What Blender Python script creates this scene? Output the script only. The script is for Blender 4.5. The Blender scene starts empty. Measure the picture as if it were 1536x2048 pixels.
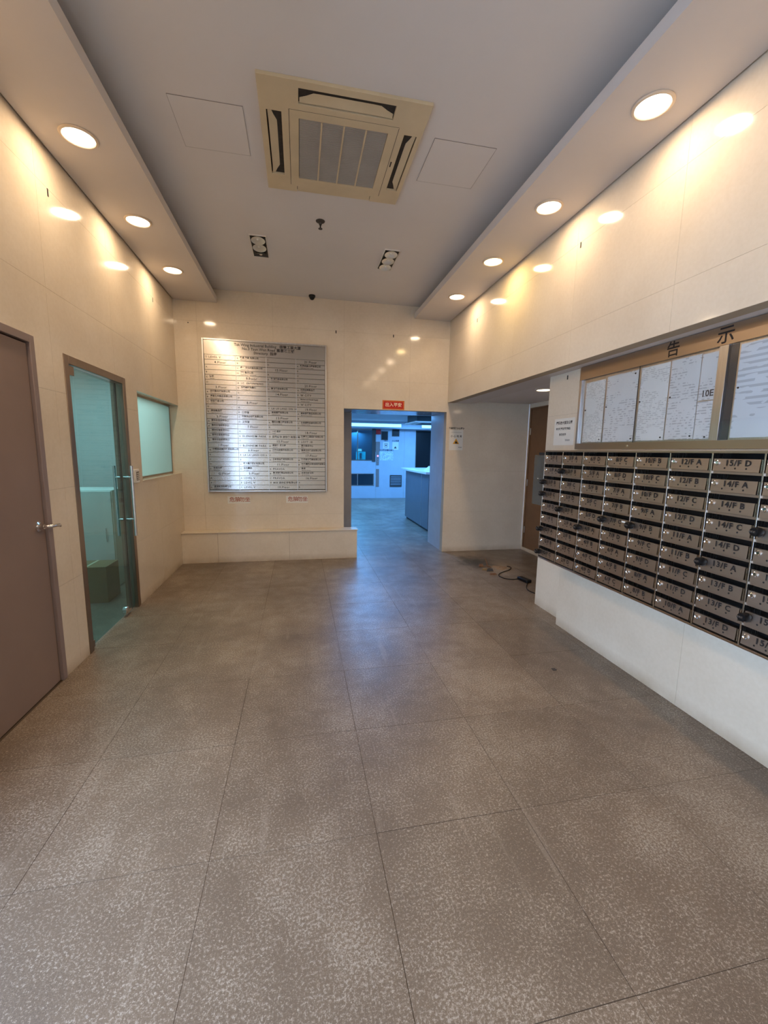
import bpy, bmesh, math, random
from mathutils import Vector, Matrix
random.seed(7)
S = bpy.context.scene
COL = S.collection
PI = math.pi

# ------------------------------------------------------------------ camera
cam = bpy.data.cameras.new('camera')
cam.sensor_fit = 'HORIZONTAL'; cam.sensor_width = 36.0
cam.lens = 830.02 / 1536 * 36.0
cam.clip_start = 0.02; cam.clip_end = 200
camo = bpy.data.objects.new('camera', cam); COL.objects.link(camo)
_y, _p, _r = 0.200992, -0.144967, 0.0155818
_f = Vector((math.sin(_y)*math.cos(_p), math.cos(_y)*math.cos(_p), math.sin(_p)))
_rt = Vector((math.cos(_y), -math.sin(_y), 0)); _u = _rt.cross(_f)
_r2 = math.cos(_r)*_rt + math.sin(_r)*_u; _u2 = -math.sin(_r)*_rt + math.cos(_r)*_u
camo.matrix_world = Matrix(((_r2.x, _u2.x, -_f.x, 0), (_r2.y, _u2.y, -_f.y, 0), (_r2.z, _u2.z, -_f.z, 1.5), (0, 0, 0, 1)))
S.camera = camo
# ------------------------------------------------------------------ exposure
S.view_settings.view_transform = 'Standard'
S.view_settings.look = 'None'
S.view_settings.gamma = 1.0
S.view_settings.exposure = 0.0
S.view_settings.use_curve_mapping = False
# ------------------------------------------------------------------ daylight outside the unseen entrance added beside the camera
W = bpy.data.worlds.new('daylight'); S.world = W; W.use_nodes = True
W.node_tree.nodes['Background'].inputs[0].default_value = (0.46, 0.67, 1.0, 1)
W.node_tree.nodes['Background'].inputs[1].default_value = 11.0

LAMP_W = 6.3          # each round downlight
LOBBY_W = 95.0        # each blue-white light panel of the inner lobby

def area_light(name, loc, size, power, color, rot=(0, 0, 0), shape='DISK', size_y=None, spread=None):
    l = bpy.data.lights.new(name, 'AREA'); l.shape = shape; l.size = size
    if size_y: l.size_y = size_y
    if spread: l.spread = spread
    l.energy = power; l.color = color
    o = bpy.data.objects.new(name, l); o.location = loc; o.rotation_euler = rot
    COL.objects.link(o); return o

# ------------------------------------------------------------------ helpers
class MB:
    """collects shapes in world space; build() makes ONE mesh object"""
    def __init__(s): s.v = []; s.f = []
    def add(s, vs, fs):
        b = len(s.v); s.v += [tuple(v) for v in vs]; s.f += [tuple(b+i for i in f) for f in fs]; return s
    def box(s, x0, x1, y0, y1, z0, z1):
        if x0 > x1: x0, x1 = x1, x0
        if y0 > y1: y0, y1 = y1, y0
        if z0 > z1: z0, z1 = z1, z0
        return s.add([(x0,y0,z0),(x1,y0,z0),(x1,y1,z0),(x0,y1,z0),(x0,y0,z1),(x1,y0,z1),(x1,y1,z1),(x0,y1,z1)],
                     [(0,3,2,1),(4,5,6,7),(0,1,5,4),(1,2,6,5),(2,3,7,6),(3,0,4,7)])
    def hexa(s, p):   # 8 points: bottom 4 ccw, top 4
        return s.add(p, [(0,3,2,1),(4,5,6,7),(0,1,5,4),(1,2,6,5),(2,3,7,6),(3,0,4,7)])
    def lathe(s, c, axis, prof, n=24):
        """prof: list of (radius, height along axis)"""
        a = Vector(axis).normalized(); t = Vector((1,0,0)) if abs(a.x) < .9 else Vector((0,1,0))
        u = a.cross(t).normalized(); w = a.cross(u); c = Vector(c); vs = []; fs = []
        for r, h in prof:
            for k in range(n):
                q = 2*PI*k/n; vs.append(c + a*h + (u*math.cos(q) + w*math.sin(q))*r)
        m = len(prof)
        for i in range(m-1):
            for k in range(n):
                k2 = (k+1) % n; fs.append((i*n+k, i*n+k2, (i+1)*n+k2, (i+1)*n+k))
        if prof[0][0] > 1e-5: fs.append(tuple(range(n))[::-1])
        if prof[-1][0] > 1e-5: fs.append(tuple((m-1)*n+k for k in range(n)))
        return s.add(vs, fs)
    def cyl(s, a, b, r, n=16):
        a = Vector(a); b = Vector(b); return s.lathe(a, b-a, [(r, 0), (r, (b-a).length)], n)
    def tube(s, pts, r, n=8):
        pts = [Vector(p) for p in pts]; vs = []; fs = []; m = len(pts); prev = None
        for i, p in enumerate(pts):
            d = (pts[min(i+1, m-1)] - pts[max(i-1, 0)]).normalized()
            t = prev if prev else (Vector((0,0,1)) if abs(d.z) < .9 else Vector((1,0,0)))
            u = (t - d*t.dot(d)).normalized(); prev = u; w = d.cross(u)
            for k in range(n):
                q = 2*PI*k/n; vs.append(p + (u*math.cos(q) + w*math.sin(q))*r)
        for i in range(m-1):
            for k in range(n):
                k2 = (k+1) % n; fs.append((i*n+k, i*n+k2, (i+1)*n+k2, (i+1)*n+k))
        fs.append(tuple(range(n))[::-1]); fs.append(tuple((m-1)*n+k for k in range(n)))
        return s.add(vs, fs)
    def prism(s, pts, off):
        n = len(pts); o = Vector(off); vs = [Vector(p) for p in pts] + [Vector(p)+o for p in pts]
        return s.add(vs, [tuple(range(n))[::-1], tuple(range(n, 2*n))] + [(k, (k+1) % n, n+(k+1) % n, n+k) for k in range(n)])
    def mesh(s, name, origin=(0,0,0), smooth=True):
        me = bpy.data.meshes.new(name)
        o = Vector(origin)
        me.from_pydata([Vector(v)-o for v in s.v], [], s.f)
        bm = bmesh.new(); bm.from_mesh(me); bmesh.ops.recalc_face_normals(bm, faces=bm.faces); bm.to_mesh(me); bm.free()
        if smooth:
            for p in me.polygons: p.use_smooth = True
            me.set_sharp_from_angle(angle=math.radians(35))
        return me
    def build(s, name, mat, parent=None, bevel=0, origin=None):
        if origin is None:
            if parent is not None: origin = wloc(parent)
            else:
                xs = [v[0] for v in s.v]; ys = [v[1] for v in s.v]; zs = [v[2] for v in s.v]
                origin = ((min(xs)+max(xs))/2, (min(ys)+max(ys))/2, min(zs))
        me = s.mesh(name, origin); me.materials.append(mat)
        o = bpy.data.objects.new(name, me); COL.objects.link(o)
        if parent is not None: o.parent = parent
        else: o.location = origin
        if bevel:
            b = o.modifiers.new('bevel', 'BEVEL'); b.width = bevel; b.segments = 2; b.limit_method = 'ANGLE'
        return o
def wloc(o):
    v = Vector((0,0,0))
    while o is not None: v = v + o.location; o = o.parent
    return v
def tag(o, label=None, cat=None, group=None, kind=None):
    if label: o['label'] = label
    if cat: o['category'] = cat
    if group: o['group'] = group
    if kind: o['kind'] = kind
    return o
def thing(name, label, cat, loc, group=None):
    o = bpy.data.objects.new(name, None); o.empty_display_size = .05; o.location = loc; COL.objects.link(o)
    return tag(o, label, cat, group)
def struct(o): o['kind'] = 'structure'; return o
def copy_tree(o, parent=None, loc=None):
    c = o.copy(); COL.objects.link(c)
    if parent is not None: c.parent = parent
    if loc is not None: c.location = loc
    for ch in KIDS(o): copy_tree(ch, c)
    return c
def KIDS(o): return [x for x in COL.objects if x.parent == o]

# ---- lettering: FONT curves are evaluated once at the end and turned into meshes
TEXTQ = []
FRAMES = {'back': (Vector((1,0,0)), Vector((0,0,1)), Vector((0,-1,0))),
          'right': (Vector((0,-1,0)), Vector((0,0,1)), Vector((-1,0,0))),
          'left': (Vector((0,1,0)), Vector((0,0,1)), Vector((1,0,0)))}
def lettering(items, frame, mat, parent, name='lettering'):
    """items: (string, point, size, align, bold)   point = Vector on the surface"""
    TEXTQ.append((items, frame, mat, parent, name))
def flush_text():
    tmp = []
    for items, frame, mat, parent, name in TEXTQ:
        for it in items:
            cu = bpy.data.curves.new('tmp', 'FONT'); cu.body = it[0]; cu.size = it[2]
            cu.align_x = it[3]; cu.align_y = 'CENTER'; cu.resolution_u = 2; cu.extrude = 0.0
            cu.offset = it[4] if len(it) > 4 else 0
            if len(it) > 5: cu.space_character = it[5]
            o = bpy.data.objects.new('tmp', cu); COL.objects.link(o); tmp.append(o)
    bpy.context.view_layer.update()
    dg = bpy.context.evaluated_depsgraph_get(); k = 0
    for items, frame, mat, parent, name in TEXTQ:
        U, V, N = FRAMES[frame]; org = wloc(parent); vs = []; fs = []
        for it in items:
            me = bpy.data.meshes.new_from_object(tmp[k].evaluated_get(dg)); k += 1
            b = len(vs); P = Vector(it[1])
            for v in me.vertices: vs.append(P + U*v.co.x + V*v.co.y + N*0.0004 - org)
            for p in me.polygons: fs.append([b+i for i in p.vertices])
            bpy.data.meshes.remove(me)
        me = bpy.data.meshes.new(name); me.from_pydata(vs, [], fs); me.materials.append(mat)
        o = bpy.data.objects.new(name, me); COL.objects.link(o); o.parent = parent; o['kind'] = 'stuff'
    for o in tmp:
        c = o.data; bpy.data.objects.remove(o); bpy.data.curves.remove(c)

# ------------------------------------------------------------------ materials
def srgb(r, g, b): return tuple(((c/255)/12.92 if c/255 <= .04045 else ((c/255+.055)/1.055)**2.4) for c in (r, g, b)) + (1,)
class N:
    def __init__(s, name):
        s.m = bpy.data.materials.new(name); s.m.use_nodes = True; s.t = s.m.node_tree; s.n = s.t.nodes; s.b = s.n['Principled BSDF']
        s.o = s.n['Material Output']
    def new(s, k, **kw):
        x = s.n.new(k)
        for a, v in kw.items():
            if a in x.inputs: x.inputs[a].default_value = v
            else: setattr(x, a, v)
        return x
    def link(s, a, b): s.t.links.new(a, b)
    def set(s, **kw):
        for a, v in kw.items(): s.b.inputs[a.replace('_', ' ')].default_value = v
        return s
    def pos(s, scale=(1,1,1)):
        g = s.new('ShaderNodeNewGeometry'); m = s.new('ShaderNodeMapping'); m.inputs['Scale'].default_value = scale
        s.link(g.outputs['Position'], m.inputs['Vector']); return m.outputs['Vector']
    def noise(s, vec, scale, detail=3, rough=.55):
        x = s.new('ShaderNodeTexNoise'); x.inputs['Scale'].default_value = scale; x.inputs['Detail'].default_value = detail
        x.inputs['Roughness'].default_value = rough; s.link(vec, x.inputs['Vector']); return x.outputs['Fac']
    def ramp(s, fac, stops):
        x = s.new('ShaderNodeValToRGB'); e = x.color_ramp.elements
        while len(e) < len(stops): e.new(.5)
        for i, (p, c) in enumerate(stops): e[i].position = p; e[i].color = c if len(c) == 4 else (*c, 1)
        s.link(fac, x.inputs['Fac']); return x.outputs['Color']
    def mix(s, fac, a, b, mode='MIX'):
        x = s.new('ShaderNodeMix', data_type='RGBA', blend_type=mode)
        for src, i in ((fac, 0), (a, 6), (b, 7)):
            if isinstance(src, (int, float)): x.inputs[i].default_value = src
            elif isinstance(src, tuple): x.inputs[i].default_value = src
            else: s.link(src, x.inputs[i])
        return x.outputs[2]
    def math(s, op, a, b=0.0, c=None):
        x = s.new('ShaderNodeMath', operation=op)
        for i, src in enumerate((a, b, c)):
            if src is None: continue
            if isinstance(src, (int, float)): x.inputs[i].default_value = src
            else: s.link(src, x.inputs[i])
        return x.outputs[0]
    def bump(s, h, strength=.2, dist=.002):
        x = s.new('ShaderNodeBump'); x.inputs['Strength'].default_value = strength; x.inputs['Distance'].default_value = dist
        s.link(h, x.inputs['Height']); s.link(x.outputs[0], s.b.inputs['Normal'])
def g1(v): return (v, v, v, 1)
def plain(name, col, rough=.5, metal=0.0, var=.06, vs=6.0, bump=0.0, spec=.5):
    m = N(name); p = m.pos(); f = m.noise(p, vs, 4)
    a = tuple(c*(1-var) for c in col[:3]) + (1,); b = tuple(min(1, c*(1+var)) for c in col[:3]) + (1,)
    m.link(m.ramp(f, [(.3, a), (.7, b)]), m.b.inputs['Base Color'])
    m.set(Roughness=rough, Metallic=metal); m.b.inputs['Specular IOR Level'].default_value = spec
    if bump: m.bump(m.noise(p, vs*30, 3), bump, .001)
    return m.m
def brushed(name, col, rough=.32, axis=0, var=.12, streak=260, aniso=0, arot=0.0):
    m = N(name); sc = [streak]*3; sc[axis] = 4
    p = m.pos(tuple(sc)); f = m.noise(p, 1.0, 3, .6)
    a = tuple(c*(1-var) for c in col[:3]) + (1,); b = tuple(min(1, c*(1+var)) for c in col[:3]) + (1,)
    m.link(m.ramp(f, [(.3, a), (.7, b)]), m.b.inputs['Base Color'])
    r = m.new('ShaderNodeMapRange'); m.link(f, r.inputs[0]); r.inputs[3].default_value = rough-.06; r.inputs[4].default_value = rough+.08
    m.link(r.outputs[0], m.b.inputs['Roughness']); m.set(Metallic=1.0); m.bump(f, .08, .0006)
    if aniso:
        tn = m.new('ShaderNodeTangent', direction_type='RADIAL', axis='Z'); m.link(tn.outputs[0], m.b.inputs['Tangent'])
        m.b.inputs['Anisotropic'].default_value = aniso; m.b.inputs['Anisotropic Rotation'].default_value = arot
    return m.m
def emit(name, col, strength):
    m = N(name); p = m.pos(); f = m.noise(p, 30, 1)
    m.link(m.ramp(f, [(.3, tuple(c*.97 for c in col[:3])+(1,)), (.7, col)]), m.b.inputs['Emission Color'])
    m.set(Emission_Strength=strength, Roughness=.5); m.b.inputs['Base Color'].default_value = (.8,.8,.8,1)
    return m.m
def glass(name, tint, gloss_rough=.02, opacity=0.0, body=(.5,.6,.6,1), trans=False):
    m = N(name); tr = m.new('ShaderNodeBsdfTransparent'); gl = m.new('ShaderNodeBsdfGlossy'); fr = m.new('ShaderNodeFresnel'); mx = m.new('ShaderNodeMixShader')
    p = m.pos(); f = m.noise(p, 3, 2); m.link(m.ramp(f, [(.3, tuple(c*.97 for c in tint[:3])+(1,)), (.7, tint)]), tr.inputs[0])
    gl.inputs['Roughness'].default_value = gloss_rough; fr.inputs['IOR'].default_value = 1.5
    base = tr.outputs[0]
    if opacity:
        d = m.new('ShaderNodeBsdfTranslucent' if trans else 'ShaderNodeBsdfDiffuse'); d.inputs[0].default_value = body; m2 = m.new('ShaderNodeMixShader'); m2.inputs[0].default_value = opacity
        m.link(base, m2.inputs[1]); m.link(d.outputs[0], m2.inputs[2]); base = m2.outputs[0]
    ge = m.new('ShaderNodeNewGeometry'); fac = m.math('MULTIPLY', fr.outputs[0], m.math('SUBTRACT', 1.0, ge.outputs['Backfacing']))
    m.link(fac, mx.inputs[0]); m.link(base, mx.inputs[1]); m.link(gl.outputs[0], mx.inputs[2]); m.link(mx.outputs[0], m.o.inputs[0])
    return m.m

def stone_wall():
    m = N('polished_cream_stone'); p = m.pos()
    f = m.noise(p, 2.2, 5); f2 = m.noise(p, 45, 3)
    oi = m.new('ShaderNodeObjectInfo')
    c = m.ramp(f, [(.3, srgb(216, 200, 176)), (.7, srgb(226, 212, 190))])
    c = m.mix(.10, c, m.ramp(f2, [(.35, srgb(205, 194, 176)), (.65, srgb(238, 230, 218))]))
    v = m.math('MULTIPLY_ADD', oi.outputs['Random'], .05, .96)
    c = m.mix(1.0, c, m.mix(1.0, v, v), 'MULTIPLY') if False else c
    # grime along the floor
    g = m.new('ShaderNodeNewGeometry'); sx = m.new('ShaderNodeSeparateXYZ'); m.link(g.outputs['Position'], sx.inputs[0])
    mr = m.new('ShaderNodeMapRange'); m.link(sx.outputs['Z'], mr.inputs[0]); mr.inputs[1].default_value = 0.0; mr.inputs[2].default_value = .09
    mr.inputs[3].default_value = 1.0; mr.inputs[4].default_value = 0.0
    dirt = m.math('MULTIPLY', mr.outputs[0], m.noise(p, 7, 3)); dirt = m.math('MULTIPLY', dirt, .8)
    c = m.mix(dirt, c, srgb(150, 122, 88))
    m.link(c, m.b.inputs['Base Color'])
    w = m.noise(p, 1.6, 2); m.bump(w, .06, .004)
    m.set(Roughness=.10); m.b.inputs['Specular IOR Level'].default_value = .28
    return m.m
def floor_stone():
    m = N('worn_flamed_granite'); p = m.pos(); oi = m.new('ShaderNodeObjectInfo')
    big = m.noise(p, 1.3, 4, .6); mid = m.noise(p, 5.5, 4, .65)
    speck = m.noise(p, 112, 6, .85); fine = m.noise(p, 300, 2, .6)
    # worn patches show more light grains
    wear = m.math('ADD', m.math('MULTIPLY', big, .55), m.math('MULTIPLY', mid, .45))
    thr = m.new('ShaderNodeMapRange'); m.link(wear, thr.inputs[0]); thr.inputs[1].default_value = .34; thr.inputs[2].default_value = .60
    thr.inputs[3].default_value = .565; thr.inputs[4].default_value = .475
    d = m.math('SUBTRACT', speck, thr.outputs[0]); d = m.math('MULTIPLY', d, 13.0)
    cl = m.new('ShaderNodeClamp'); m.link(d, cl.inputs[0]); k = cl.outputs[0]
    base = m.ramp(fine, [(.3, srgb(90, 77, 65)), (.7, srgb(118, 102, 87))])
    base = m.mix(m.ramp(big, [(.35, g1(0)), (.65, g1(.45))]), base, srgb(134, 114, 92))
    c = m.mix(k, base, m.ramp(fine, [(.35, srgb(150, 136, 120)), (.7, srgb(190, 178, 162))]))
    v = m.new('ShaderNodeMapRange'); m.link(oi.outputs['Random'], v.inputs[0]); v.inputs[3].default_value = .93; v.inputs[4].default_value = 1.05
    cc = m.new('ShaderNodeCombineColor'); [m.link(v.outputs[0], cc.inputs[i]) for i in range(3)]
    c = m.mix(1.0, c, cc.outputs[0], 'MULTIPLY')
    # drag marks running with the room
    st = m.noise(m.pos((14, 1.1, 1)), 1.0, 4, .7); sm = m.ramp(st, [(.60, g1(0)), (.68, g1(.35))])
    c = m.mix(sm, c, srgb(150, 136, 120))
    # a dirty stain and dust by the niche
    g = m.new('ShaderNodeNewGeometry')
    def blob(cx, cy, r, amt, col, c, sx=1.0):
        vm = m.new('ShaderNodeVectorMath', operation='SUBTRACT'); m.link(g.outputs['Position'], vm.inputs[0]); vm.inputs[1].default_value = (cx, cy, 0)
        vs = m.new('ShaderNodeVectorMath', operation='MULTIPLY'); m.link(vm.outputs[0], vs.inputs[0]); vs.inputs[1].default_value = (sx, 1, 0)
        ln = m.new('ShaderNodeVectorMath', operation='LENGTH'); m.link(vs.outputs[0], ln.inputs[0])
        dd = m.math('ADD', ln.outputs['Value'], m.math('MULTIPLY', m.noise(p, 9, 3), r*1.2))
        mr = m.new('ShaderNodeMapRange'); m.link(dd, mr.inputs[0]); mr.inputs[1].default_value = r*.9; mr.inputs[2].default_value = r*1.7
        mr.inputs[3].default_value = amt; mr.inputs[4].default_value = 0; return m.mix(mr.outputs[0], c, col)
    c = blob(2.62, 5.0, .36, .55, srgb(168, 142, 112), c)
    c = blob(2.37, 5.22, .38, .95, srgb(34, 28, 24), c, 1.2)
    m.link(c, m.b.inputs['Base Color'])
    r = m.ramp(mid, [(.35, g1(.40)), (.65, g1(.33))]); m.link(r, m.b.inputs['Roughness'])
    h = m.math('ADD', m.math('MULTIPLY', speck, .7), m.math('MULTIPLY', mid, .25)); m.bump(h, .32, .0025)
    m.b.inputs['Specular IOR Level'].default_value = .5
    return m.m
def print_paper(name, paper, ink, vaxis='Z', uaxis='Y', line=.0085, cover=.52, pscale=60.0, strength=.7, margin=None):
    """a sheet with rows of small illegible print"""
    m = N(name); g = m.new('ShaderNodeNewGeometry'); sx = m.new('ShaderNodeSeparateXYZ'); m.link(g.outputs['Position'], sx.inputs[0])
    w = m.math('FRACT', m.math('DIVIDE', sx.outputs[vaxis], line)); row = m.math('LESS_THAN', w, .45)
    sc = {'X': 0, 'Y': 1, 'Z': 2}; s = [pscale]*3; s[sc[vaxis]] = 1/line*.9
    wd = m.math('GREATER_THAN', m.noise(m.pos(tuple(s)), 1.0, 1), cover)
    blk = m.math('GREATER_THAN', m.noise(m.pos((5, 5, 9)), 1.0, 1), .47)
    k = m.math('MULTIPLY', m.math('MULTIPLY', row, wd), m.math('MULTIPLY', blk, strength))
    oi = m.new('ShaderNodeObjectInfo')
    m.link(m.mix(k, paper, ink), m.b.inputs['Base Color']); m.set(Roughness=.7)
    return m.m

M = {}
M['wall'] = stone_wall()
M['grout'] = plain('dark_grout', srgb(176, 158, 132), .9)
M['ceil'] = plain('matte_ceiling_paint', srgb(222, 217, 214), .85, var=.02, vs=2.0, bump=.15)
M['slab'] = plain('white_painted_board', srgb(214, 207, 202), .7, var=.02, vs=3.0)
M['floor'] = floor_stone()
M['joint'] = plain('floor_joint_dirt', srgb(84, 70, 56), .95)
M['door_brown'] = plain('brown_laminate', srgb(138, 116, 104), .55, var=.05, vs=3)
M['frame_brown'] = plain('brown_painted_metal', srgb(138, 120, 114), .4, var=.04)
M['niche_door'] = plain('dull_brown_door', srgb(120, 86, 58), .5, var=.08)
M['frame_steel'] = brushed('dark_bronze_steel', srgb(150, 132, 118), .3, 2)
M['steel'] = brushed('brushed_steel_vertical', srgb(205, 202, 200), .3, 2)
M['steel_h'] = brushed('brushed_steel_horizontal', srgb(198, 192, 184), .20, 0, var=.02, streak=900, aniso=.6, arot=.25)
M['steel_y'] = brushed('brushed_steel_along_wall', srgb(182, 166, 150), .30, 1, var=.02, streak=900)
M['mail'] = brushed('mailbox_steel', srgb(178, 162, 148), .40, 1, var=.06, streak=800)
M['mail_edge'] = brushed('mailbox_bright_edge', srgb(205, 198, 190), .25, 2)
M['dark_steel'] = plain('mailbox_dark_inside', srgb(30, 28, 30), .6)
M['chrome'] = plain('chrome', srgb(225, 222, 220), .12, 1.0, var=.02)
M['black'] = plain('black_plastic', srgb(18, 18, 20), .4, var=.1, spec=.3)
M['ink'] = plain('black_ink', srgb(28, 24, 24), .6, var=.1)
M['ink_grey'] = plain('grey_ink', srgb(70, 64, 60), .7, var=.1)
M['glass_green'] = glass('green_tinted_glass', (.62, .84, .85, 1), opacity=.06, body=(.35, .5, .5, 1))
M['glass_clear'] = glass('clear_sliding_glass', (.985, .99, .99, 1), .01)
M['glass_dark'] = glass('dark_lobby_glass', (.25, .45, .55, 1), .05)
M['frost'] = glass('frosted_pane', (.62, .80, .76, 1), .15, opacity=.75, body=(.62, .70, .65, 1), trans=True)
M['acrylic'] = glass('smoky_acrylic', (.66, .72, .72, 1), .10, opacity=.25, body=srgb(120, 130, 130))
M['ac'] = plain('yellowed_plastic', srgb(212, 194, 160), .5, var=.06, vs=5)
M['ac_dark'] = plain('dark_duct', srgb(52, 46, 42), .8, var=.3, vs=40)
M['ac_grille'] = plain('grey_beige_grille', srgb(176, 170, 160), .6)
M['white'] = plain('white_plastic', srgb(228, 224, 216), .45, var=.03)
M['paper'] = plain('white_paper', srgb(226, 222, 212), .75, var=.03)
M['red'] = plain('red_paper', srgb(196, 24, 14), .6, var=.06)
M['orange'] = plain('gold_print', srgb(206, 96, 24), .5, var=.15, vs=120)
M['cream_ink'] = plain('cream_ink', srgb(250, 226, 196), .6)
M['amber'] = plain('amber_print', srgb(220, 160, 40), .6)
M['blue_ink'] = plain('blue_grey_ink', srgb(60, 66, 90), .6)
M['red_ink'] = plain('faded_red_ink', srgb(176, 108, 92), .7)
M['card'] = plain('brown_cardboard', srgb(128, 104, 70), .85, var=.1)
M['lamp'] = emit('warm_lamp_diffuser', (1.0, .86, .66, 1), 7.0)
M['lamp_yellow'] = emit('yellow_lamp_diffuser', (1.0, .80, .40, 1), 6.5)
M['ring'] = plain('lamp_trim_paint', srgb(226, 208, 186), .4)
M['reflector'] = plain('lamp_reflector', srgb(236, 234, 226), .35, .6)
M['blue_light'] = emit('blue_white_light_panel', (.16, .50, 1.0, 1), 3.2)
M['lobby_wall'] = plain('lobby_white_stone', srgb(180, 188, 198), .3, var=.03)
M['lobby_ceil'] = plain('lobby_ceiling_paint', srgb(190, 196, 204), .8, var=.03)
M['counter'] = plain('grey_counter_panel', srgb(98, 102, 108), .3, var=.05)
M['counter_top'] = plain('white_counter_top', srgb(225, 230, 235), .2, var=.02)
M['grey_jamb'] = plain('polished_grey_stone', srgb(172, 170, 170), .14, var=.05)
M['rock'] = plain('rubble', srgb(120, 84, 56), .9, var=.2, vs=60)
M['poster'] = plain('teal_poster', srgb(70, 190, 210), .4, var=.25, vs=9)
M['print1'] = print_paper('printed_notice_sheet', srgb(214, 216, 216), srgb(120, 122, 128), line=.016, pscale=45, strength=.45)
M['print2'] = print_paper('printed_notice_sheet_fine', srgb(222, 224, 222), srgb(120, 122, 126), line=.0125, pscale=55, cover=.5, strength=.4)
M['print3'] = print_paper('ruled_table_sheet', srgb(210, 218, 224), srgb(120, 126, 140), line=.03, cover=.4, pscale=12, strength=.4)
M['print_b'] = print_paper('lobby_notice_sheet', srgb(214, 224, 232), srgb(70, 90, 130), uaxis='X', line=.035, cover=.48, pscale=30, strength=.7)

# ------------------------------------------------------------------ room measures (metres)
XL, XR, YB, YF = -1.52, 2.113, 5.88, -1.2
ZC = 3.485; ZS = 3.325; ZST = 3.395
SL, SR = -0.995, 1.585          # inner edges of the two lowered lamp boards
XP = 2.31; YP = 3.638           # pillar behind the mailboxes
XN = 3.42; ZN = 2.211           # side niche
LX0, LX1, LY0, LY1, LZ = -0.6, 4.9, 6.6, 13.1, 2.42   # inner lobby

# ------------------------------------------------------------------ panelled wall surfaces
def cells(u0, u1, v0, v1, holes):
    us = sorted({u0, u1, *[h[i] for h in holes for i in (0, 1) if u0 < h[i] < u1]})
    vs = sorted({v0, v1, *[h[i] for h in holes for i in (2, 3) if v0 < h[i] < v1]})
    out = {}
    for i in range(len(us)-1):
        for j in range(len(vs)-1):
            cu, cv = (us[i]+us[i+1])/2, (vs[j]+vs[j+1])/2
            if not any(h[0] < cu < h[1] and h[2] < cv < h[3] for h in holes): out[(i, j)] = (us[i], us[i+1], vs[j], vs[j+1])
    return out
def slab_from_cells(cs, to3, d0, d1):
    """prism over the cells from depth d0 (front) to d1, outer sides only"""
    mb = MB()
    for (i, j), (a, b, c, d) in cs.items():
        q = [(a, c), (b, c), (b, d), (a, d)]
        mb.add([to3(*p, d0) for p in q], [(0, 1, 2, 3)]); mb.add([to3(*p, d1) for p in q], [(3, 2, 1, 0)])
        for (di, dj, p, r) in ((0, -1, 0, 1), (1, 0, 1, 2), (0, 1, 2, 3), (-1, 0, 3, 0)):
            if (i+di, j+dj) not in cs:
                mb.add([to3(*q[p], d0), to3(*q[r], d0), to3(*q[r], d1), to3(*q[p], d1)], [(0, 1, 2, 3)])
    bmw = MB(); bmw.v = []; idx = {}; 
    for f in mb.f:
        g = []
        for i in f:
            key = tuple(round(c, 5) for c in mb.v[i])
            if key not in idx: idx[key] = len(bmw.v); bmw.v.append(key)
            g.append(idx[key])
        bmw.f.append(tuple(g))
    return bmw
def clad(name, to3, u0, u1, v0, v1, ulines, vlines, holes, back=.10, tile_t=.012, joint=.0006, mat=None, wall_mat=None, tile='wall_tile'):
    w = slab_from_cells(cells(u0, u1, v0, v1, holes), to3, .003, back).build(name, wall_mat or M['grout'], origin=(0, 0, 0)); struct(w)
    U = [u0] + [l for l in ulines if u0+.02 < l < u1-.02] + [u1]; V = [v0] + [l for l in vlines if v0+.02 < l < v1-.02] + [v1]
    U.sort(); V.sort()
    for i in range(len(U)-1):
        for j in range(len(V)-1):
            a, b, c, d = U[i]+joint, U[i+1]-joint, V[j]+joint, V[j+1]-joint
            cs = cells(a, b, c, d, holes)
            if cs: slab_from_cells(cs, to3, 0.0, .0028).build(tile, mat or M['wall'], w)
    return w
ZL = [.61, 1.23, 1.847, 2.468, 3.09]
YLn = [YB - .93*k for k in range(1, 8)]
left3 = lambda u, v, d: (XL - d, u, v)
back3 = lambda u, v, d: (u, YB + d, v)
D1 = (1.88, 2.905, -.01, 2.135); DG = (3.215, 4.215, -.01, 2.108); WN = (4.48, YB+.001, 1.18, 2.047)
wl = clad('wall_left', left3, YF, YB, 0, ZC, YLn, ZL, [D1, DG, WN, (-1.0, 1.35, -.01, 2.3)])   # the last hole is an unseen street entrance, placed and sized to admit daylight
DW = (.61, 2.105, -.01, 2.08)
wb = clad('wall_back', back3, XL-.115, XN, 0, ZC, [.61+.93*k for k in (-2, -1, 0, 1)], ZL, [DW, (XR+.10, XN+1, 2.26, 9)])
right3 = lambda u, v, d: (XR + d, u, v)
wr = clad('wall_right', right3, YF, YB, ZN, ZC, YLn, ZL, [], back=.10)
pil3 = lambda u, v, d: (XP + d, u, v)
wp = clad('wall_mailboxes', pil3, YF, YP, 0, ZN+.0, [1.93, 1.0], ZL, [], back=.30)
low3 = lambda u, v, d: (2.216 + d, u, v)
wlow = clad('wall_plinth', low3, YF, 3.1415, 0, 1.52, [1.93, 1.0, .07], [.9], [], back=.093)
for n_, (a, b) in {'wall_niche': (YP, YB)}.items():
    nich3 = lambda u, v, d: (XN + d, u, v)
    clad('wall_niche', nich3, YP-.3, YB, 0, 2.27, [], [], [(4.93, 5.842, .05, 2.178)], back=.12)
# wall behind the camera
front3 = lambda u, v, d: (u, YF - d, v)
clad('wall_front', front3, XL-.1, XP+.3, 0, ZC, [.61+.93*k for k in (-2, -1, 0, 1)], ZL, [], back=.12)
# niche return wall behind the pillar
struct(MB().box(XP+.31, XN, YP-.3, YP-.2, 0, 2.27).build('wall_niche_side', M['slab']))
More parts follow.
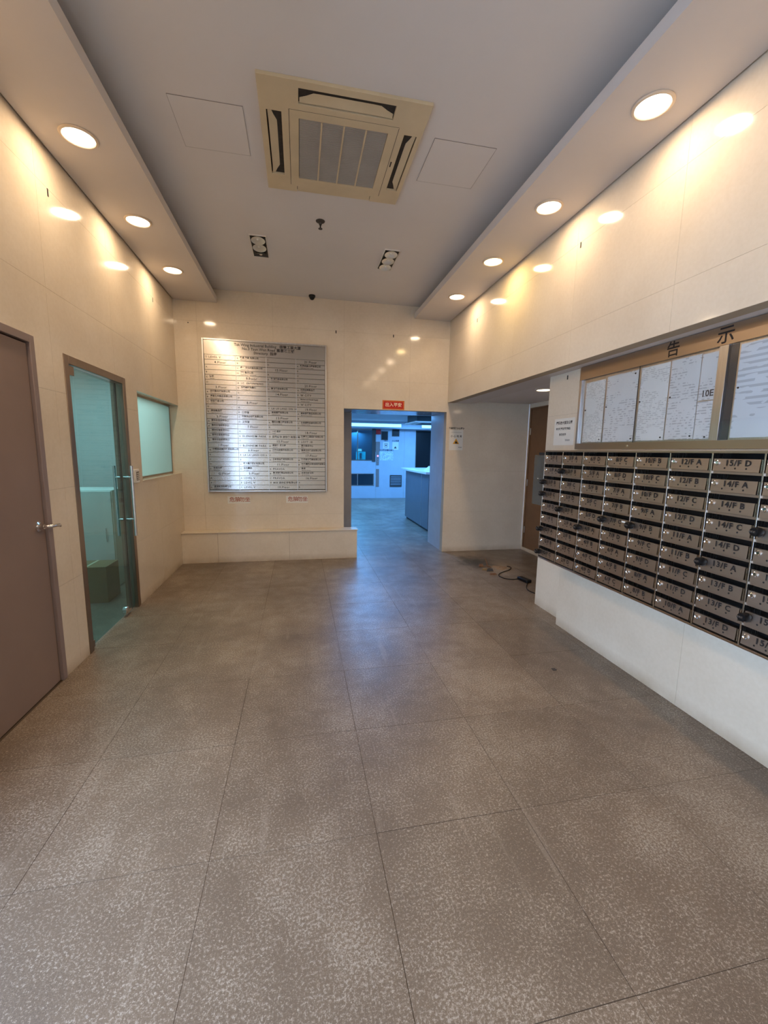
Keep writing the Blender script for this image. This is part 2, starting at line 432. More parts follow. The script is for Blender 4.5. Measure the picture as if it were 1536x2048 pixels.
# fixing slots left in the stone
def slot(parent, fr, p, h=.036, w=.007):
    U, V, Nn = FRAMES[fr]; P = Vector(p); mb = MB()
    a = P - U*w/2 - V*h/2; pts = [a, a+U*w, a+U*w+V*h, a+V*h]
    mb.prism([q + Nn*.0005 for q in pts], Nn*.002); mb.build('fixing_slot', M['ink'], parent)
for y in (3.215, 5.125, 1.30): slot(wl, 'left', (XL, y, 3.067), .045, .012 if y < 4 else .007)
for y in (3.049, 4.935, 1.16): slot(wr, 'right', (XR, y, 3.071), .04, .010)
for x in (.502, 1.293): slot(wb, 'back', (x, YB, 3.077), .036, .013)
slot(wb, 'back', (-1.35, YB, 3.063), .012, .012)
slot(wp, 'right', (XP, 3.375, 2.165), .035, .012)

# ------------------------------------------------------------------ floor: every slab its own tile on a dirt bed
fl = struct(MB().box(-4.5, 5.2, -3.5, 13.4, -.06, -.0012).build('floor', M['joint'], origin=(0, 0, 0)))
GX = [.905 + .6255*k for k in range(-9, 9)]; GY = [.793 + .6262*k for k in range(-8, 22)]
REG = [(-4.5, XL, -3.5, 1.6), (XL, XP, YF, YB), (XP, XN, YP-.3, YB), (.61, 2.105, YB, LY0), (LX0, LX1, LY0, LY1)]
for x0, x1, y0, y1 in REG:
    for i in range(len(GX)-1):
        for j in range(len(GY)-1):
            a, b, c, d = max(GX[i], x0), min(GX[i+1], x1), max(GY[j], y0), min(GY[j+1], y1)
            if b-a < .004 or d-c < .004: continue
            JW = random.choice((.0006, .0009, .0013, .0016))
            ja = JW if a == GX[i] else 0; jb = JW if b == GX[i+1] else 0; jc = JW if c == GY[j] else 0; jd = JW if d == GY[j+1] else 0
            t = MB().box(a+ja, b-jb, c+jc, d-jd, -.0011, 0).build('floor_tile', M['floor'], fl)
# ------------------------------------------------------------------ ceiling and lamp boards
ce = struct(MB().box(XL-.1, XR+.1, YF, YB+.1, ZC, ZC+.12).build('ceiling', M['ceil'], origin=(0, 0, 0)))
def hatch(xs, ys):
    # flush access panel: a thin raised lid with a hairline gap around
    mb = MB().box(xs[0], xs[1], ys[0], ys[1], ZC-.0025, ZC-.0002)
    h = mb.build('access_panel', M['ceil'], ce)
hatch((-.712, -.30), (2.86, 3.28)); hatch((.875, 1.30), (2.85, 3.28))
gap = MB()
for xs, ys in (((-.712, -.30), (2.86, 3.28)), ((.875, 1.30), (2.85, 3.28))):
    for x in xs: gap.box(x-.0008, x+.0008, ys[0], ys[1], ZC-.003, ZC-.0001)
    for y in ys: gap.box(xs[0], xs[1], y-.0008, y+.0008, ZC-.0028, ZC-.0001)
gap.build('panel_gap', plain('ceiling_gap_dust', srgb(142, 134, 128), .9), ce)
struct(MB().box(XL+.012, SL, YF, YB-.003, ZS, ZST).build('soffit_left', M['slab']))
struct(MB().box(SR, XR-.012, YF, YB-.003, ZS, ZST).build('soffit_right', M['slab']))
# steel hangers hold the boards to the ceiling, hidden in the gap
for nm, x in (('soffit_left', -1.3), ('soffit_right', 1.9)):
    p = bpy.data.objects[nm]
    for y in (-.6, 1.0, 2.6, 4.2, 5.5): MB().box(x-.02, x+.02, y-.02, y+.02, ZST, ZC).build('hanger', M['steel'], p)
# underside of the bulkhead over mailboxes and niche
struct(MB().box(XR+.004, 2.50, YF, YB, ZN+.001, ZN+.10).build('soffit_edge', M['slab']))
struct(MB().box(2.50, XN+.1, YP-.3, YB, 2.24, 2.30).build('ceiling_niche', M['ceil']))

# ------------------------------------------------------------------ round downlights
def downlight(name, label, x, y, z, mat, power, color, group):
    t = thing(name, label, 'ceiling light', (x, y, z), group)
    MB().lathe((x, y, z), (0, 0, -1), [(.083, 0), (.099, 0), (.101, .003), (.097, .008), (.086, .010), (.083, .006), (.083, 0)], 40).build('trim_ring', M['ring'], t)
    MB().lathe((x, y, z-.0005), (0, 0, -1), [(.083, 0), (.083, .004), (.060, .0055), (.0, .0062)], 40).build('diffuser', mat, t)
    area_light('downlight_glow', (x, y, z-.012), .15, power, color)
    return t
WARM = (1.0, .74, .49)
for y, w in ((3.075, 'nearest the camera'), (4.01, 'in the middle'), (4.96, 'nearest the back wall'), (2.14, None), (1.2, None), (.2, None)):
    if w is None: area_light('hidden_row_downlight', (-1.262, y, ZS-.012), .15, LAMP_W, WARM); continue
    downlight('round_downlight', 'warm round downlight in the left ceiling board, %s' % w, -1.262, y, ZS, M['lamp'], LAMP_W, WARM, 'downlights in the left board')
for y, w, mt in ((2.15, 'largest in view, nearest the camera', 'lamp'), (3.09, 'second from the camera', 'lamp'), (4.012, 'third from the camera with a yellower glow', 'lamp_yellow'), (4.956, 'smallest in view, nearest the back wall', 'lamp')):
    downlight('round_downlight', 'warm round downlight in the right ceiling board, %s' % w, 1.85, y, ZS, M[mt], LAMP_W, WARM if mt == 'lamp' else (1.0, .70, .30), 'downlights in the right board')
for y in (1.2, .2): area_light('hidden_row_downlight', (1.85, y, ZS-.012), .15, LAMP_W, WARM)
downlight('round_downlight', 'small round downlight in the low niche ceiling above the brown door', 2.80, 4.52, 2.24, M['lamp'], LAMP_W*.22, WARM, None)

# ------------------------------------------------------------------ ceiling cassette air conditioner
AX0, AX1, AY0, AY1 = -.203, .783, 2.592, 3.583
t = thing('cassette_air_conditioner', 'large square yellowed cassette air conditioner set in the grey ceiling', 'air conditioner', ((AX0+AX1)/2, (AY0+AY1)/2, ZC))
zb = ZC-.018
holes = [(.02, .577, 2.640, 2.748), (-.166, -.078, 2.825, 3.405), (.672, .753, 2.845, 3.412), (.010, .567, 3.516, 3.583), (.023, .570, 2.856, 3.422)]
to = lambda u, v, d: (u, v, zb + d)
slab_from_cells(cells(AX0, AX1, AY0, AY1, holes), to, 0, .018).build('fascia', M['ac'], t, bevel=.002)
MB().box(AX0+.005, AX1-.005, AY0+.005, AY1-.005, ZC-.003, ZC-.0005).build('back_plate', M['ac_dark'], t)  # dark sheet seen through the air slots
def curved_vane(x0, x1, y0, y1, along, flip):
    """air outlet blade: shallow scoop with waisted ends"""
    mb = MB(); n = 14; L = 8
    for i in range(n):
        pass
    vs = []; fs = []
    for i in range(n+1):
        s = i/n; e = min(1, min(s, 1-s)/.16); e = e*e*(3-2*e); wd = .38 + .62*e
        for j in range(L+1):
            q = j/L; q = .07+.93*q; zz = zb + .002 + .010*math.sin(q*PI*.5)
            if along == 'x':
                y = (y1 - (y1-y0)*q*wd*.86) if flip else (y0 + (y1-y0)*q*wd*.86)
                vs.append((x0+(x1-x0)*s, y, zz))
            else:
                x = (x1 - (x1-x0)*q*wd*.86) if flip else (x0 + (x1-x0)*q*wd*.86)
                vs.append((x, y0+(y1-y0)*s, zz))
    for i in range(n):
        for j in range(L): a = i*(L+1)+j; fs.append((a, a+1, a+L+2, a+L+1))
    mb.add(vs, fs); return mb
curved_vane(.026, .571, 2.660, 2.742, 'x', True).build('air_vane', M['ac'], t)
curved_vane(-.160, -.098, 2.83, 3.40, 'y', False).build('air_vane', M['ac'], t)
curved_vane(.694, .748, 2.85, 3.407, 'y', True).build('air_vane', M['ac'], t)
MB().box(.013, .564, 3.519, 3.580, zb+.004, zb+.012).build('air_vane', M['ac'], t)
g = MB(); gy = 2.860
n = 0
while gy < 3.418:
    g.box(.026, .567, gy, gy+.0045, zb+.002, zb+.010); gy += .0092
gr = g.build('intake_grille', M['ac_grille'], t)
rb = MB()
for x in (.16, .297, .434): rb.box(x-.005, x+.005, 2.858, 3.42, zb-.001, zb+.008)
rb.build('grille_rib', M['ac'], gr)
MB().box(.025, .568, 2.858, 3.42, zb+.0115, zb+.0135).build('filter_screen', M['ink_grey'], gr)
jt = MB()
jt.box(-.036, -.033, 2.795, 3.50, zb-.0006, zb+.001); jt.box(.627, .630, 2.80, 3.50, zb-.0006, zb+.001)
jt.box(-.036, .630, 2.793, 2.7945, zb-.0006, zb+.001)
jt.build('panel_seam', M['ink_grey'], t)
MB().box(.640, .648, 3.10, 3.15, zb-.002, zb+.001).build('sensor_slot', M['ac_dark'], t)

# triple recessed spotlights
def triple_spot(x, y, label, tilt):
    t = thing('triple_spotlight', label, 'spotlight', (x, y, ZC), 'recessed triple spotlights')
    hw, hl = .078, .228
    fr = slab_from_cells(cells(x-hw, x+hw, y-hl, y+hl, [(x-hw+.006, x+hw-.006, y-hl+.006, y+hl-.006)]), lambda u, v, d: (u, v, ZC-.010+d), 0, .010)
    fr.build('frame', M['white'], t)
    MB().box(x-hw+.006, x+hw-.006, y-hl+.006, y+hl-.006, ZC-.0035, ZC-.0008).build('housing', M['black'], t)
    for k, dy in enumerate((-.150, 0, .150)):
        if tilt[k]:
            mb = MB().lathe((x, y+dy-.03, ZC-.006), (0, .55, -1), [(.010, -.0), (.040, .003), (.050, .006), (.052, .008), (.046, .007), (.03, .004), (0, .002)], 28)
        else:
            mb = MB().lathe((x, y+dy, ZC-.004), (0, -.12, -1), [(.010, -.0), (.05, .003), (.062, .014), (.065, .016), (.058, .012), (.03, .004), (0, .002)], 28)
        r = mb.build('reflector', M['reflector'], t)
        MB().lathe((x, y+dy, ZC-.006), (0, -.1, -1), [(.014, 0), (.014, .008), (.0, .012)], 14).build('bulb', M['white'], r)
triple_spot(-.360, 4.595, 'unlit triple recessed spotlight left of the sprinkler, last lamp tilted away', (0, 0, 1))
triple_spot(.935, 4.585, 'unlit triple recessed spotlight right of the sprinkler, all three lamps level', (0, 0, 0))

t = thing('sprinkler_head', 'small dark fire sprinkler hanging from the grey ceiling', 'sprinkler', (.206, 4.0, ZC))
MB().lathe((.206, 4.0, ZC), (0, 0, -1), [(.0, 0), (.040, 0), (.038, .004), (.014, .012), (.012, .03), (.0, .03)], 24).build('ceiling_plate', M['ink_grey'], t)
MB().cyl((.206, 4.0, ZC-.028), (.206, 4.0, ZC-.062), .006, 10).build('stem', M['black'], t)
MB().lathe((.206, 4.0, ZC-.060), (0, 0, -1), [(0, 0), (.018, 0), (.018, .003), (0, .004)], 16).build('deflector', M['ink_grey'], t)
t = thing('dome_camera', 'small black dome security camera at the top of the back wall', 'camera', (.186, 5.80, ZC))
MB().lathe((.186, 5.80, ZC), (0, 0, -1), [(0, 0), (.042, 0), (.042, .018), (.038, .024), (0, .024)], 24).build('mount', M['black'], t)
MB().lathe((.186, 5.80, ZC-.02), (0, 0, -1), [(.034, 0), (.033, .012), (.026, .026), (.014, .035), (0, .038)], 24).build('dome', M['black'], t)

# ------------------------------------------------------------------ ledge under the directory
def joint_boxes(): pass
t = struct(MB().box(XL, .772, 5.712, YB, 0, .398).build('ledge_wall', M['grout'], origin=(0, 0, 0)))
xs = [XL, -1.075, -.152, .78]
for a, b in zip(xs, xs[1:]):
    MB().box(a+.0015, b-.0015, 5.700, 5.7115, 0, .398).build('wall_tile', M['wall'], t)
    MB().box(a+.0004, (b-.0004 if b < .7 else .790), 5.686, YB, .3985, .412).build('top_slab', M['wall'], t, bevel=.002)
MB().box(.773, .78, 5.712, YB, 0, .398).build('end_tile', M['wall'], t)

# ------------------------------------------------------------------ door_1: brown flush door at far left
d1 = struct(MB().box(XL-.045, XL-.012, 1.935, 2.855, .006, 2.082).build('door_1', M['door_brown'], origin=(XL-.03, 2.85, 0), bevel=.002))
fr = MB(); fr.box(XL-.09, XL+.006, 2.86, 2.905, 0, 2.135); fr.box(XL-.09, XL+.006, 1.88, 1.925, 0, 2.135); fr.box(XL-.09, XL+.006, 1.925, 2.86, 2.09, 2.135)
fr.build('door_frame', M['frame_brown'], d1, bevel=.003)
st = MB(); st.box(XL-.07, XL-.048, 2.845, 2.86, 0, 2.09); st.box(XL-.07, XL-.048, 1.925, 2.86, 2.078, 2.09); st.build('door_stop', M['ink'], d1)
lk = MB().lathe((XL-.012, 2.79, 1.025), (1, 0, 0), [(0, 0), (.031, 0), (.030, .006), (.017, .010), (.013, .026), (.015, .034), (0, .034)], 28).build('rose', M['chrome'], d1)
kb = MB().tube([(XL+.018, 2.79, 1.025), (XL+.040, 2.79, 1.025), (XL+.052, 2.80, 1.025), (XL+.055, 2.83, 1.023), (XL+.055, 2.872, 1.020), (XL+.048, 2.895, 1.012)], .011, 12).build('lever_handle', M['chrome'], d1)
MB().box(XL-.30, XL-.10, 1.7, 3.05, 0, 2.4).build('wall_behind_door', M['door_brown'], None); struct(bpy.data.objects['wall_behind_door'])

# ------------------------------------------------------------------ door_2: glass door and guard room behind it
d2 = struct(MB().box(XL-.035, XL-.023, 3.285, 4.142, .022, 2.045).build('door_2', M['glass_green'], origin=(XL-.03, 3.3, 0)))
fr = MB(); fr.box(XL-.10, XL+.004, 3.215, 3.275, 0, 2.108); fr.box(XL-.10, XL+.004, 4.155, 4.215, 0, 2.108); fr.box(XL-.10, XL+.004, 3.275, 4.155, 2.052, 2.108)
fr.build('door_frame', M['frame_steel'], d2, bevel=.002)
MB().box(XL-.038, XL-.020, 4.058, 4.066, .022, 2.045).build('glass_seam', M['ink_grey'], d2)
MB().box(XL-.045, XL-.012, 3.285, 3.37, 1.985, 2.047).build('top_patch_fitting', M['frame_steel'], d2, bevel=.002)
MB().box(XL-.045, XL-.012, 3.283, 3.33, .010, .060).build('floor_patch_fitting', M['frame_steel'], d2, bevel=.002)
MB().lathe((XL-.046, 3.95, .055), (1, 0, 0), [(0, 0), (.03, 0), (.032, .006), (.032, .03), (.024, .036), (0, .036)], 20).build('floor_lock', M['chrome'], d2)
MB().box(XL-.042, XL-.016, 3.91, 4.04, .022, .045).build('lock_plate', M['chrome'], d2)
hx = XL+.045
MB().tube([(hx, 4.096, .705), (hx, 4.096, 1.338)], .0125, 14).build('pull_handle', M['chrome'], d2)
for z in (.855, 1.235):
    MB().lathe((XL-.023, 4.096, z), (1, 0, 0), [(.009, 0), (.009, .03), (.013, .032), (.013, .045), (.008, .047), (.008, .068)], 14).build('handle_post', M['chrome'], d2)
    MB().lathe((XL-.035, 4.096, z), (-1, 0, 0), [(.009, 0), (.009, .06)], 12).build('handle_post', M['chrome'], d2)
MB().tube([(XL-.095, 4.096, .705), (XL-.095, 4.096, 1.338)], .0125, 12).build('inner_pull_handle', M['chrome'], d2)
# guard room shell
GXW = -3.1
struct(MB().box(GXW-.1, GXW, 3.05, 6.0, 0, 2.6).build('wall_guardroom_left', M['slab']))
struct(MB().box(GXW, XL-.11, 3.05, 3.15, 0, 2.6).build('wall_guardroom_near', M['slab']))
struct(MB().box(GXW, XL-.11, 6.0, 6.1, 0, 2.6).build('wall_guardroom_far', M['slab']))
struct(MB().box(GXW-.1, XL-.10, 3.05, 6.1, 2.5, 2.6).build('ceiling_guardroom', M['slab']))
struct(MB().box(GXW-.1, XL, 3.05, 6.1, -.0011, 0).build('floor_guardroom', M['floor']))
area_light('guardroom_light', (-2.35, 4.5, 2.46), .9, 34, (.62, .90, 1.0), shape='RECTANGLE', size_y=1.6)
t = thing('cardboard_box', 'brown cardboard box on the floor behind the glass door', 'box', (-2.0, 4.5, 0))
MB().box(-2.20, -1.84, 4.32, 4.60, .001, .36).build('carton', M['card'], t, bevel=.004)
MB().box(-2.03, -2.01, 4.319, 4.601, .36, .3615).build('packing_tape', M['ac'], t)
t = thing('white_cabinet', 'tall pale cabinet seen dimly behind the glass door', 'cabinet', (-2.3, 5.0, 0))
MB().box(-2.6, -1.95, 4.85, 5.25, .001, 1.05).build('carcass', M['white'], t, bevel=.003)
MB().box(-2.59, -1.96, 4.832, 4.85, .05, 1.04).build('door', M['white'], t, bevel=.002)
MB().cyl((-2.02, 4.82, .5), (-2.02, 4.82, .65), .006, 8).build('handle', M['chrome'], t)

# window_1: frosted guard room window in its recess
w1 = struct(MB().box(-1.634, -1.626, 4.49, YB-.012, 1.20, 2.022).build('window_1', M['frost'], origin=(-1.63, 5.18, 1.18)))
rv = MB()
rv.box(-1.70, XL+.0002, 4.482, YB-.0005, 2.040, 2.0468); rv.box(-1.70, XL+.0002, 4.481, 4.487, 1.183, 2.040)
rv.build('reveal', M['wall'], w1)
MB().box(-1.70, XL+.003, 4.482, YB, 1.168, 1.182).build('window_sill', M['wall'], w1, bevel=.0015)
gf = MB(); gf.box(-1.642, -1.620, 4.482, YB-.001, 2.020, 2.0398); gf.box(-1.640, -1.622, 4.482, YB-.001, 1.183, 1.199); gf.box(-1.640, -1.622, YB-.016, YB-.001, 1.2, 2.028); gf.box(-1.640, -1.622, 4.482, 4.492, 1.2, 2.028)
gf.build('window_frame', M['frame_steel'], w1)

t = thing('door_keypad', 'small white door entry keypad beside the glass door', 'keypad', (XL, 4.295, 1.17))
MB().box(XL+.0005, XL+.022, 4.240, 4.350, 1.172, 1.300).build('case', M['white'], t, bevel=.004)
MB().box(XL+.0205, XL+.0235, 4.272, 4.338, 1.195, 1.275).build('button_panel', M['ink_grey'], t)
kp = MB()
for i in range(3):
    for j in range(4): kp.box(XL+.0235, XL+.0255, 4.280+i*.019, 4.292+i*.019, 1.201+j*.018, 1.212+j*.018)
kp.build('buttons', M['white'], t)

# ------------------------------------------------------------------ doorway to the inner lobby
jm = MB(); jm.box(2.105, 2.205, YB+.104, LY0-.001, 0, 2.08); struct(jm.build('wall_doorway_right', M['grey_jamb']))
MB().box(2.1052, 2.16, YB+.0025, YB+.1, 0, 2.08).build('jamb_edge', M['grey_jamb'], bpy.data.objects['wall_doorway_right'])
struct(MB().box(.45, .61, YB+.104, 6.48, 0, 2.08).build('wall_doorway_left', M['grey_jamb']))
struct(MB().box(.40, .79, 6.48, LY0-.001, 0, 2.08).build('trim_1', M['grey_jamb']))
struct(MB().box(.30, 2.30, YB+.104, LY0-.001, 2.081, 2.25).build('ceiling_doorway', M['grey_jamb']))
# lobby shell
struct(MB().box(LX0-.1, .40, LY0-.1, LY0, 0, LZ).build('wall_lobby_near_left', M['lobby_wall']))
struct(MB().box(2.205, LX1+.1, LY0-.1, LY0, 0, LZ).build('wall_lobby_near_right', M['lobby_wall']))
struct(MB().box(.40, 2.205, LY0-.0, LY0+.02, 2.081, LZ).build('wall_lobby_lintel', M['lobby_wall']))
lb3 = lambda u, v, d: (u, LY1 + d, v)
WF = (1.60, 2.36, .39, 2.20)
wf = clad('wall_lobby_far', lb3, LX0, LX1, 0, LZ, [-.1, .85, 2.38, 3.30, 4.23], [], [(1.22, 2.33, 1.20, 2.18), (1.22, 2.33, .40, .80), (3.675, 4.60, 0, 2.18)], back=.15, joint=.003, mat=M['lobby_wall'])
struct(MB().box(LX0-.1, LX0, LY0-.1, LY1+.1, 0, LZ).build('wall_lobby_left', M['lobby_wall']))
struct(MB().box(LX1, LX1+.1, LY0-.1, LY1+.1, 0, LZ).build('wall_lobby_right', M['lobby_wall']))
struct(MB().box(LX0-.1, LX1+.1, LY0-.1, LY1+.1, LZ, LZ+.1).build('ceiling_lobby', M['lobby_ceil']))
struct(MB().box(LX0, LX1, 12.75, LY1-.001, 2.20, LZ-.001).build('bulkhead_lobby', M['lobby_wall']))
# far windows
for nm, z0, z1 in (('window_2', 1.20, 2.18), ('window_3', .40, .80)):
    w = struct(MB().box(1.23, 2.32, LY1+.05, LY1+.058, z0+.01, z1-.01).build(nm, M['glass_dark'], origin=(1.8, LY1+.05, z0)))
    f = MB(); f.box(1.22, 1.25, LY1-.004, LY1+.08, z0, z1); f.box(2.30, 2.33, LY1-.004, LY1+.08, z0, z1); f.box(1.25, 2.30, LY1-.004, LY1+.08, z0, z0+.02); f.box(1.25, 2.30, LY1-.004, LY1+.08, z1-.02, z1)
    f.box(1.785, 1.805, LY1-.002, LY1+.07, z0, z1)
    f.build('window_frame', M['frame_steel'] if z0 > 1 else M['steel'], w)
struct(MB().box(1.1, 2.45, LY1+.55, LY1+.6, .3, 2.3).build('wall_behind_window', M['blue_ink']))
MB().box(2.25, 2.36, LY1-.02, LY1-.004, 1.17, 2.20).build('window_post', M['ink_grey'], bpy.data.objects['window_2'])
t = thing('teal_poster', 'teal poster with a white panel behind the far lobby glass', 'poster', (1.97, LY1+.545, 1.22))
MB().box(1.81, 2.13, LY1+.54, LY1+.5495, 1.22, 1.48).build('sheet', M['poster'], t)
MB().box(1.84, 2.0, LY1+.532, LY1+.5395, 1.49, 1.57).build('top_card', M['white'], t)
MB().box(1.93, 2.0, LY1+.532, LY1+.5395, 1.25, 1.44).build('figure_print', M['blue_ink'], t)
area_light('shop_light', (1.8, LY1+.3, 2.1), .5, 60, (.25, .75, 1.0))
# lift call panel
t = thing('lift_call_panel', 'tall dark lift indicator and call panel on the far lobby wall', 'lift panel', (2.43, LY1, 1.07))
pb = MB().prism([(2.37, LY1-.0005, 1.80), (2.37, LY1-.0005, 1.52), (2.395, LY1-.0005, 1.46), (2.395, LY1-.0005, 1.07), (2.475, LY1-.0005, 1.07), (2.475, LY1-.0005, 1.46), (2.50, LY1-.0005, 1.52), (2.50, LY1-.0005, 1.80)], (0, -.02, 0)).build('plate', M['frame_brown'], t)
MB().box(2.41, 2.46, LY1-.024, LY1-.0205, 1.33, 1.38).build('display', emit('red_lift_display', (1, .08, .05, 1), 1.2), t)
for z in (1.24, 1.17): MB().lathe((2.435, LY1-.0205, z), (0, -1, 0), [(0, 0), (.014, 0), (.013, .005), (0, .006)], 12).build('button', M['steel'], t)
t = MB().box(2.385, 2.485, LY1-.012, LY1-.0005, .375, .94).build('wall_strip', M['frame_brown'], None, bevel=.002); tag(t, 'low brown vertical metal strip below the lift call panel', 'metal strip')
t = thing('alarm_bell', 'square red fire alarm box high on the far lobby wall', 'alarm', (2.445, LY1, 2.05))
MB().box(2.37, 2.52, LY1-.05, LY1-.0005, 2.03, 2.18).build('case', M['red'], t, bevel=.008)
MB().lathe((2.445, LY1-.05, 2.105), (0, -1, 0), [(0, 0), (.045, 0), (.042, .008), (0, .012)], 20).build('cover', M['red'], t)
for x0, x1, z0, z1, lb in ((2.545, 2.755, 1.86, 2.13, 'taller dark square panel right of the red alarm box'), (2.895, 3.125, 1.98, 2.19, 'shorter dark square panel further right of the red alarm box')):
    t = thing('dark_wall_panel', lb, 'wall panel', ((x0+x1)/2, LY1, z0), 'dark panels on the far lobby wall')
    MB().box(x0, x1, LY1-.025, LY1-.0005, z0, z1).build('box', M['ink_grey'], t, bevel=.004)
    MB().box(x0+.02, x1-.02, LY1-.029, LY1-.0255, z0+.02, z1-.02).build('face', M['black'], t)
t = thing('louvre_vent', 'square dark louvred vent low on the far lobby wall', 'vent', (3.04, LY1, .37))
f = slab_from_cells(cells(2.845, 3.235, .375, .75, [(2.87, 3.21, .40, .725)]), lambda u, v, d: (u, LY1-.02+d, v), 0, .0195); f.build('frame', M['ink_grey'], t)
MB().box(2.87, 3.21, LY1-.006, LY1-.001, .40, .725).build('duct', M['black'], t)
for k in range(6):
    z = .42+k*.052; MB().hexa([(2.87, LY1-.019, z), (3.21, LY1-.019, z), (3.21, LY1-.007, z+.03), (2.87, LY1-.007, z+.03), (2.87, LY1-.019, z+.006), (3.21, LY1-.019, z+.006), (3.21, LY1-.007, z+.036), (2.87, LY1-.007, z+.036)]).build('slat', M['counter'], t)
for x0, x1, z0, z1, hd, lb in ((2.51, 2.94, 1.215, 1.50, (('業主立案法團', 2.60), ('通告事項', 2.84)), 'widest pale notice, lowest of the three on the far lobby wall'), (2.60, 2.80, 1.59, 1.80, (('告示', 2.70),), 'pale notice with a square diagram, upper left of the three on the far wall'), (2.905, 3.108, 1.555, 1.80, (('小心地滑', 3.005),), 'pale wet floor notice, upper right of the three on the far wall')):
    t = thing('lobby_notice', lb, 'notice', ((x0+x1)/2, LY1, z0), 'notices on the far lobby wall')
    s_ = MB().box(x0, x1, LY1-.003, LY1-.0005, z0, z1).build('sheet', M['print_b'] if x1-x0 > .25 else M['white'], t)
    lettering([(h, (x, LY1-.003, z1+.035), .058, 'CENTER', .001) for h, x in hd], 'back', M['blue_ink'], t)
    if lb.startswith('pale wet'):
        MB().prism([(2.96, LY1-.0031, 1.60), (3.05, LY1-.0031, 1.60), (3.005, LY1-.0031, 1.67)], (0, -.001, 0)).build('warning_triangle', M['ink_grey'], t)
    elif 'diagram' in lb:
        q = MB(); q.box(2.65, 2.75, LY1-.0045, LY1-.0031, 1.74, 1.75); q.box(2.65, 2.66, LY1-.0045, LY1-.0031, 1.65, 1.74); q.box(2.74, 2.75, LY1-.0045, LY1-.0031, 1.65, 1.74); q.box(2.68, 2.72, LY1-.0045, LY1-.0031, 1.67, 1.71); q.box(2.65, 2.75, LY1-.0045, LY1-.0031, 1.63, 1.64)
        q.build('diagram', M['ink_grey'], t)
# dark opening at far right
d3 = struct(MB().box(3.70, 4.58, LY1+.05, LY1+.09, .01, 2.16).build('door_3', M['black'], origin=(3.7, LY1+.05, 0)))
f = MB(); f.box(3.675, 3.70, LY1-.006, LY1+.1, 0, 2.18); f.box(4.58, 4.60, LY1-.006, LY1+.1, 0, 2.18); f.box(3.70, 4.58, LY1-.006, LY1+.1, 2.16, 2.18); f.build('door_frame', M['ink_grey'], d3)
# reception counter
t = thing('reception_counter', 'grey panelled reception counter with a white overhanging top', 'counter', (2.8, 8.3, 0))
MB().box(2.37, 3.30, 7.42, 9.12, .04, 1.085).build('carcass', M['counter'], t)
MB().box(2.352, 2.3695, 7.895, 9.135, .045, 1.085).build('front_panel', M['counter'], t, bevel=.002)
MB().box(2.352, 2.3695, 7.407, 7.875, .045, 1.085).build('front_panel', M['counter'], t, bevel=.002)
MB().box(2.350, 2.3695, 7.876, 7.894, .045, 1.085).build('metal_strip', M['steel'], t)
MB().box(2.38, 3.29, 7.44, 9.10, .001, .04).build('toe_kick', M['black'], t)
MB().prism([(2.28, 7.38, 1.09), (3.32, 7.38, 1.09), (3.32, 9.54, 1.09), (2.34, 9.54, 1.09), (2.28, 9.35, 1.09)], (0, 0, .042)).build('counter_top', M['counter_top'], t, bevel=.004)
mb = MB()
import itertools
cx, cy = 2.62, 8.15; vs = []; fs = []; n = 10
for i in range(5):
    for k in range(n):
        q = 2*PI*k/n; rr = (.10*(1-i/5.2)+.012*random.random())*(1.1 if k % 2 else .85); vs.append((cx+rr*math.cos(q)*1.3, cy+rr*math.sin(q), 1.1335+.020*i+.008*random.random()*(i > 0)))
for i in range(4):
    for k in range(n): fs.append((i*n+k, i*n+(k+1) % n, (i+1)*n+(k+1) % n, (i+1)*n+k))
fs.append(tuple(range(n))[::-1]); fs.append(tuple(4*n+k for k in range(n))); mb.add(vs, fs)
o = mb.build('crumpled_cloth', M['white']); tag(o, 'small crumpled pale cloth lying on the white reception counter', 'cloth')
# suspended cassette in the lobby
t = thing('lobby_air_conditioner', 'dark sided air conditioner hanging under the lobby ceiling', 'air conditioner', (3.2, 10.2, 2.22))
MB().box(2.78, 3.75, 9.85, 10.75, 2.235, LZ-.001).build('casing', M['black'], t)
slab_from_cells(cells(2.72, 3.81, 9.78, 10.82, [(2.80, 2.86, 9.95, 10.65), (2.90, 3.6, 9.86, 9.92)]), lambda u, v, d: (u, v, 2.205+d), 0, .028).build('fascia', M['white'], t, bevel=.004)
MB().box(2.95, 3.55, 10.0, 10.6, 2.2, 2.2045).build('intake_grille', M['counter'], t)
# light panels
for x0, x1, lb in ((1.0, 3.1, 'long bright blue-white light strip across the lobby'), (3.75, 4.8, 'short blue-white light strip at the right end of the lobby')):
    t = thing('light_strip', lb, 'light', ((x0+x1)/2, 12.74, 2.3), 'lobby light strips')
    MB().box(x0, x1, 12.722, 12.749, 2.235, 2.345).build('housing', M['white'], t)
    MB().box(x0+.01, x1-.01, 12.715, 12.7215, 2.245, 2.335).build('diffuser', M['blue_light'], t)
for x, y in ((1.2, 8.2), (1.3, 11.0), (3.6, 11.6), (3.6, 8.3)):
    area_light('lobby_ceiling_light', (x, y, LZ-.03), .9, LOBBY_W, (.13, .43, 1.0), shape='SQUARE')

# ------------------------------------------------------------------ red door charm
def flat(fr, p, w, h, t=.0015):
    U, V, Nn = FRAMES[fr]; P = Vector(p) + Nn*.0004
    return MB().prism([P, P+U*w, P+U*w+V*h, P+V*h], Nn*t)
t = thing('red_banner', 'small red and gold paper banner above the doorway', 'banner', (1.31, YB, 2.09))
flat('back', (1.152, YB, 2.088), .316, .124).build('sheet', M['orange'], t)
flat('back', (1.170, YB-.0017, 2.104), .280, .092, .0006).build('red_field', M['red'], t)
lettering([('出入平安', (1.31, YB-.0032, 2.150), .060, 'CENTER', .0012)], 'back', M['cream_ink'], t)

